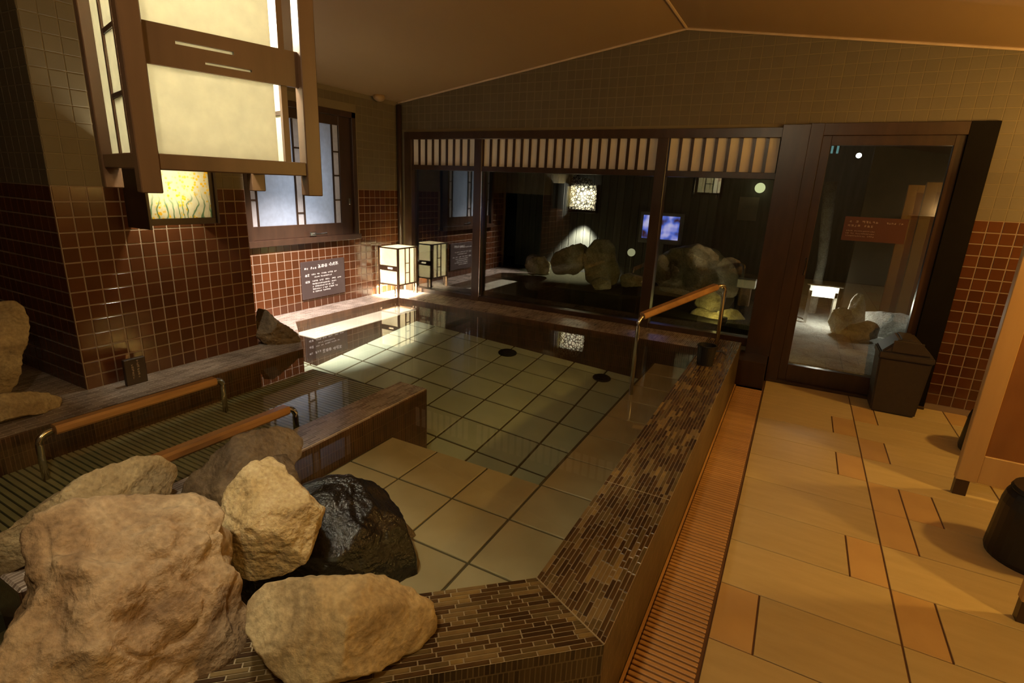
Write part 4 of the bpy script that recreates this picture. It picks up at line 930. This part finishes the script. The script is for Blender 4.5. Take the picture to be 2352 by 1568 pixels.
# things at the back of the garden, right hand pane
pn = empty('garden_notice', (-.72, 8.59, 1.10), 0, 'pale paper notice on the dark garden wall seen in the right hand pane', 'notice')
obj('sheet', bx(-.13, .13, -.006, 0, 0, .33), 'lettering_dim', pn)
gb = empty('reflected_lamp_glow', (-.60, 8.6, 1.56), 0, 'small glowing globe added on the garden wall for a lamp reflected in the pane', 'lamp')  # globe outside stands in for the reflection of a lamp behind the viewer
obj('plate', bx(-.04, .04, -.03, 0, -.05, .05, bev=.004), 'dark_steel', gb)
bm = BM(); bmesh.ops.create_uvsphere(bm, u_segments=14, v_segments=10, radius=.07); bmesh.ops.translate(bm, vec=(0, -.09, 0), verts=bm.verts); obj('globe', bm, 'pale_globe', gb, smooth=True)
wb = empty('white_block', (-.44, 6.6, .19), 0, 'small pinkish white block beyond the right hand pane', 'block')
obj('block', bx(-.10, .10, -.08, .08, .24, .34, bev=.008), 'plastic_white', wb); obj('stump', bx(-.06, .06, -.05, .05, 0, .24, bev=.006), 'rock_brown', wb)
# slim pale post, far lamps, lit side wall
bm = BM(); tube(bm, [(0, 0, 0), (.01, 0, .6), (-.02, 0, 1.0), (-.06, 0, 1.5)], [.05, .05, .06, .07], 10); o = obj('pale_post', bm, 'rock_white', smooth=True); o.location = (.27, 7.2, .13); tag(o, 'slim pale post outside behind the light box', 'post')
fl = empty('patio_lamp', (.47, 8.0, 1.97), 0, 'tiny bright white lamp high up in the dark beyond the door', 'lamp')
bm = BM(); bmesh.ops.create_uvsphere(bm, u_segments=12, v_segments=8, radius=.03); obj('globe', bm, 'star_lamp', fl); bm = BM(); tube(bm, [(0, .03, 0), (0, .6, 0)], .01, 8); obj('arm', bm, 'dark_steel', fl)
cs = empty('cyan_sign', (.21, 8.1, 2.0), 0, 'faint cyan strip light high up beyond the door', 'light')
for x in (-.03, .03): obj('strip', bx(x-.012, x+.012, 0, .02, 0, .16), 'cyan_strip', cs)
obj('bracket', bx(-.06, .06, .02, .5, .06, .09), 'dark_steel', cs)
hut = struct(obj('wall_outhouse', bx(.55, 4, 7.05, 7.2, .13, 2.9), 'outer_wall'))
wl = empty('outhouse_lamp', (1.16, 7.05, 1.28), 0, 'wall lamp with a bright top edge on the outhouse beyond the door', 'lamp')
obj('trough', bx(-.2, .2, -.09, 0, 0, .035, bev=.003), 'lantern_wood', wl); obj('diffuser', bx(-.19, .19, -.08, -.01, .035, .04), 'washi_white', wl)
l = point('outhouse_light', (.08, -.07, .09), 2.2, (1, .7, .42), .03); l.parent = wl
pl = empty('patio_fill_lamp', (1.35, 5.3, 2.1), 0, 'added unseen floodlight above the glass door that brightens the patio', 'lamp')  # unseen lamp added to light the gravel and stones outside
obj('housing', bx(-.08, .08, -.08, .08, 0, .08, bev=.004), 'dark_steel', pl); obj('bracket', bx(-.02, .02, -.5, -.06, .03, .06), 'dark_steel', pl)
d_ = bpy.data.lights.new('patio_fill_light', 'SPOT'); d_.energy = P_PATIO; d_.color = (1, .95, .86); d_.spot_size = math.radians(95); d_.spot_blend = .6; d_.shadow_soft_size = .04
o = bpy.data.objects.new('patio_fill_light', d_); COL.objects.link(o); o.location = (0, 0, -.02); o.rotation_euler = (math.radians(12), math.radians(-24), 0); o.parent = pl
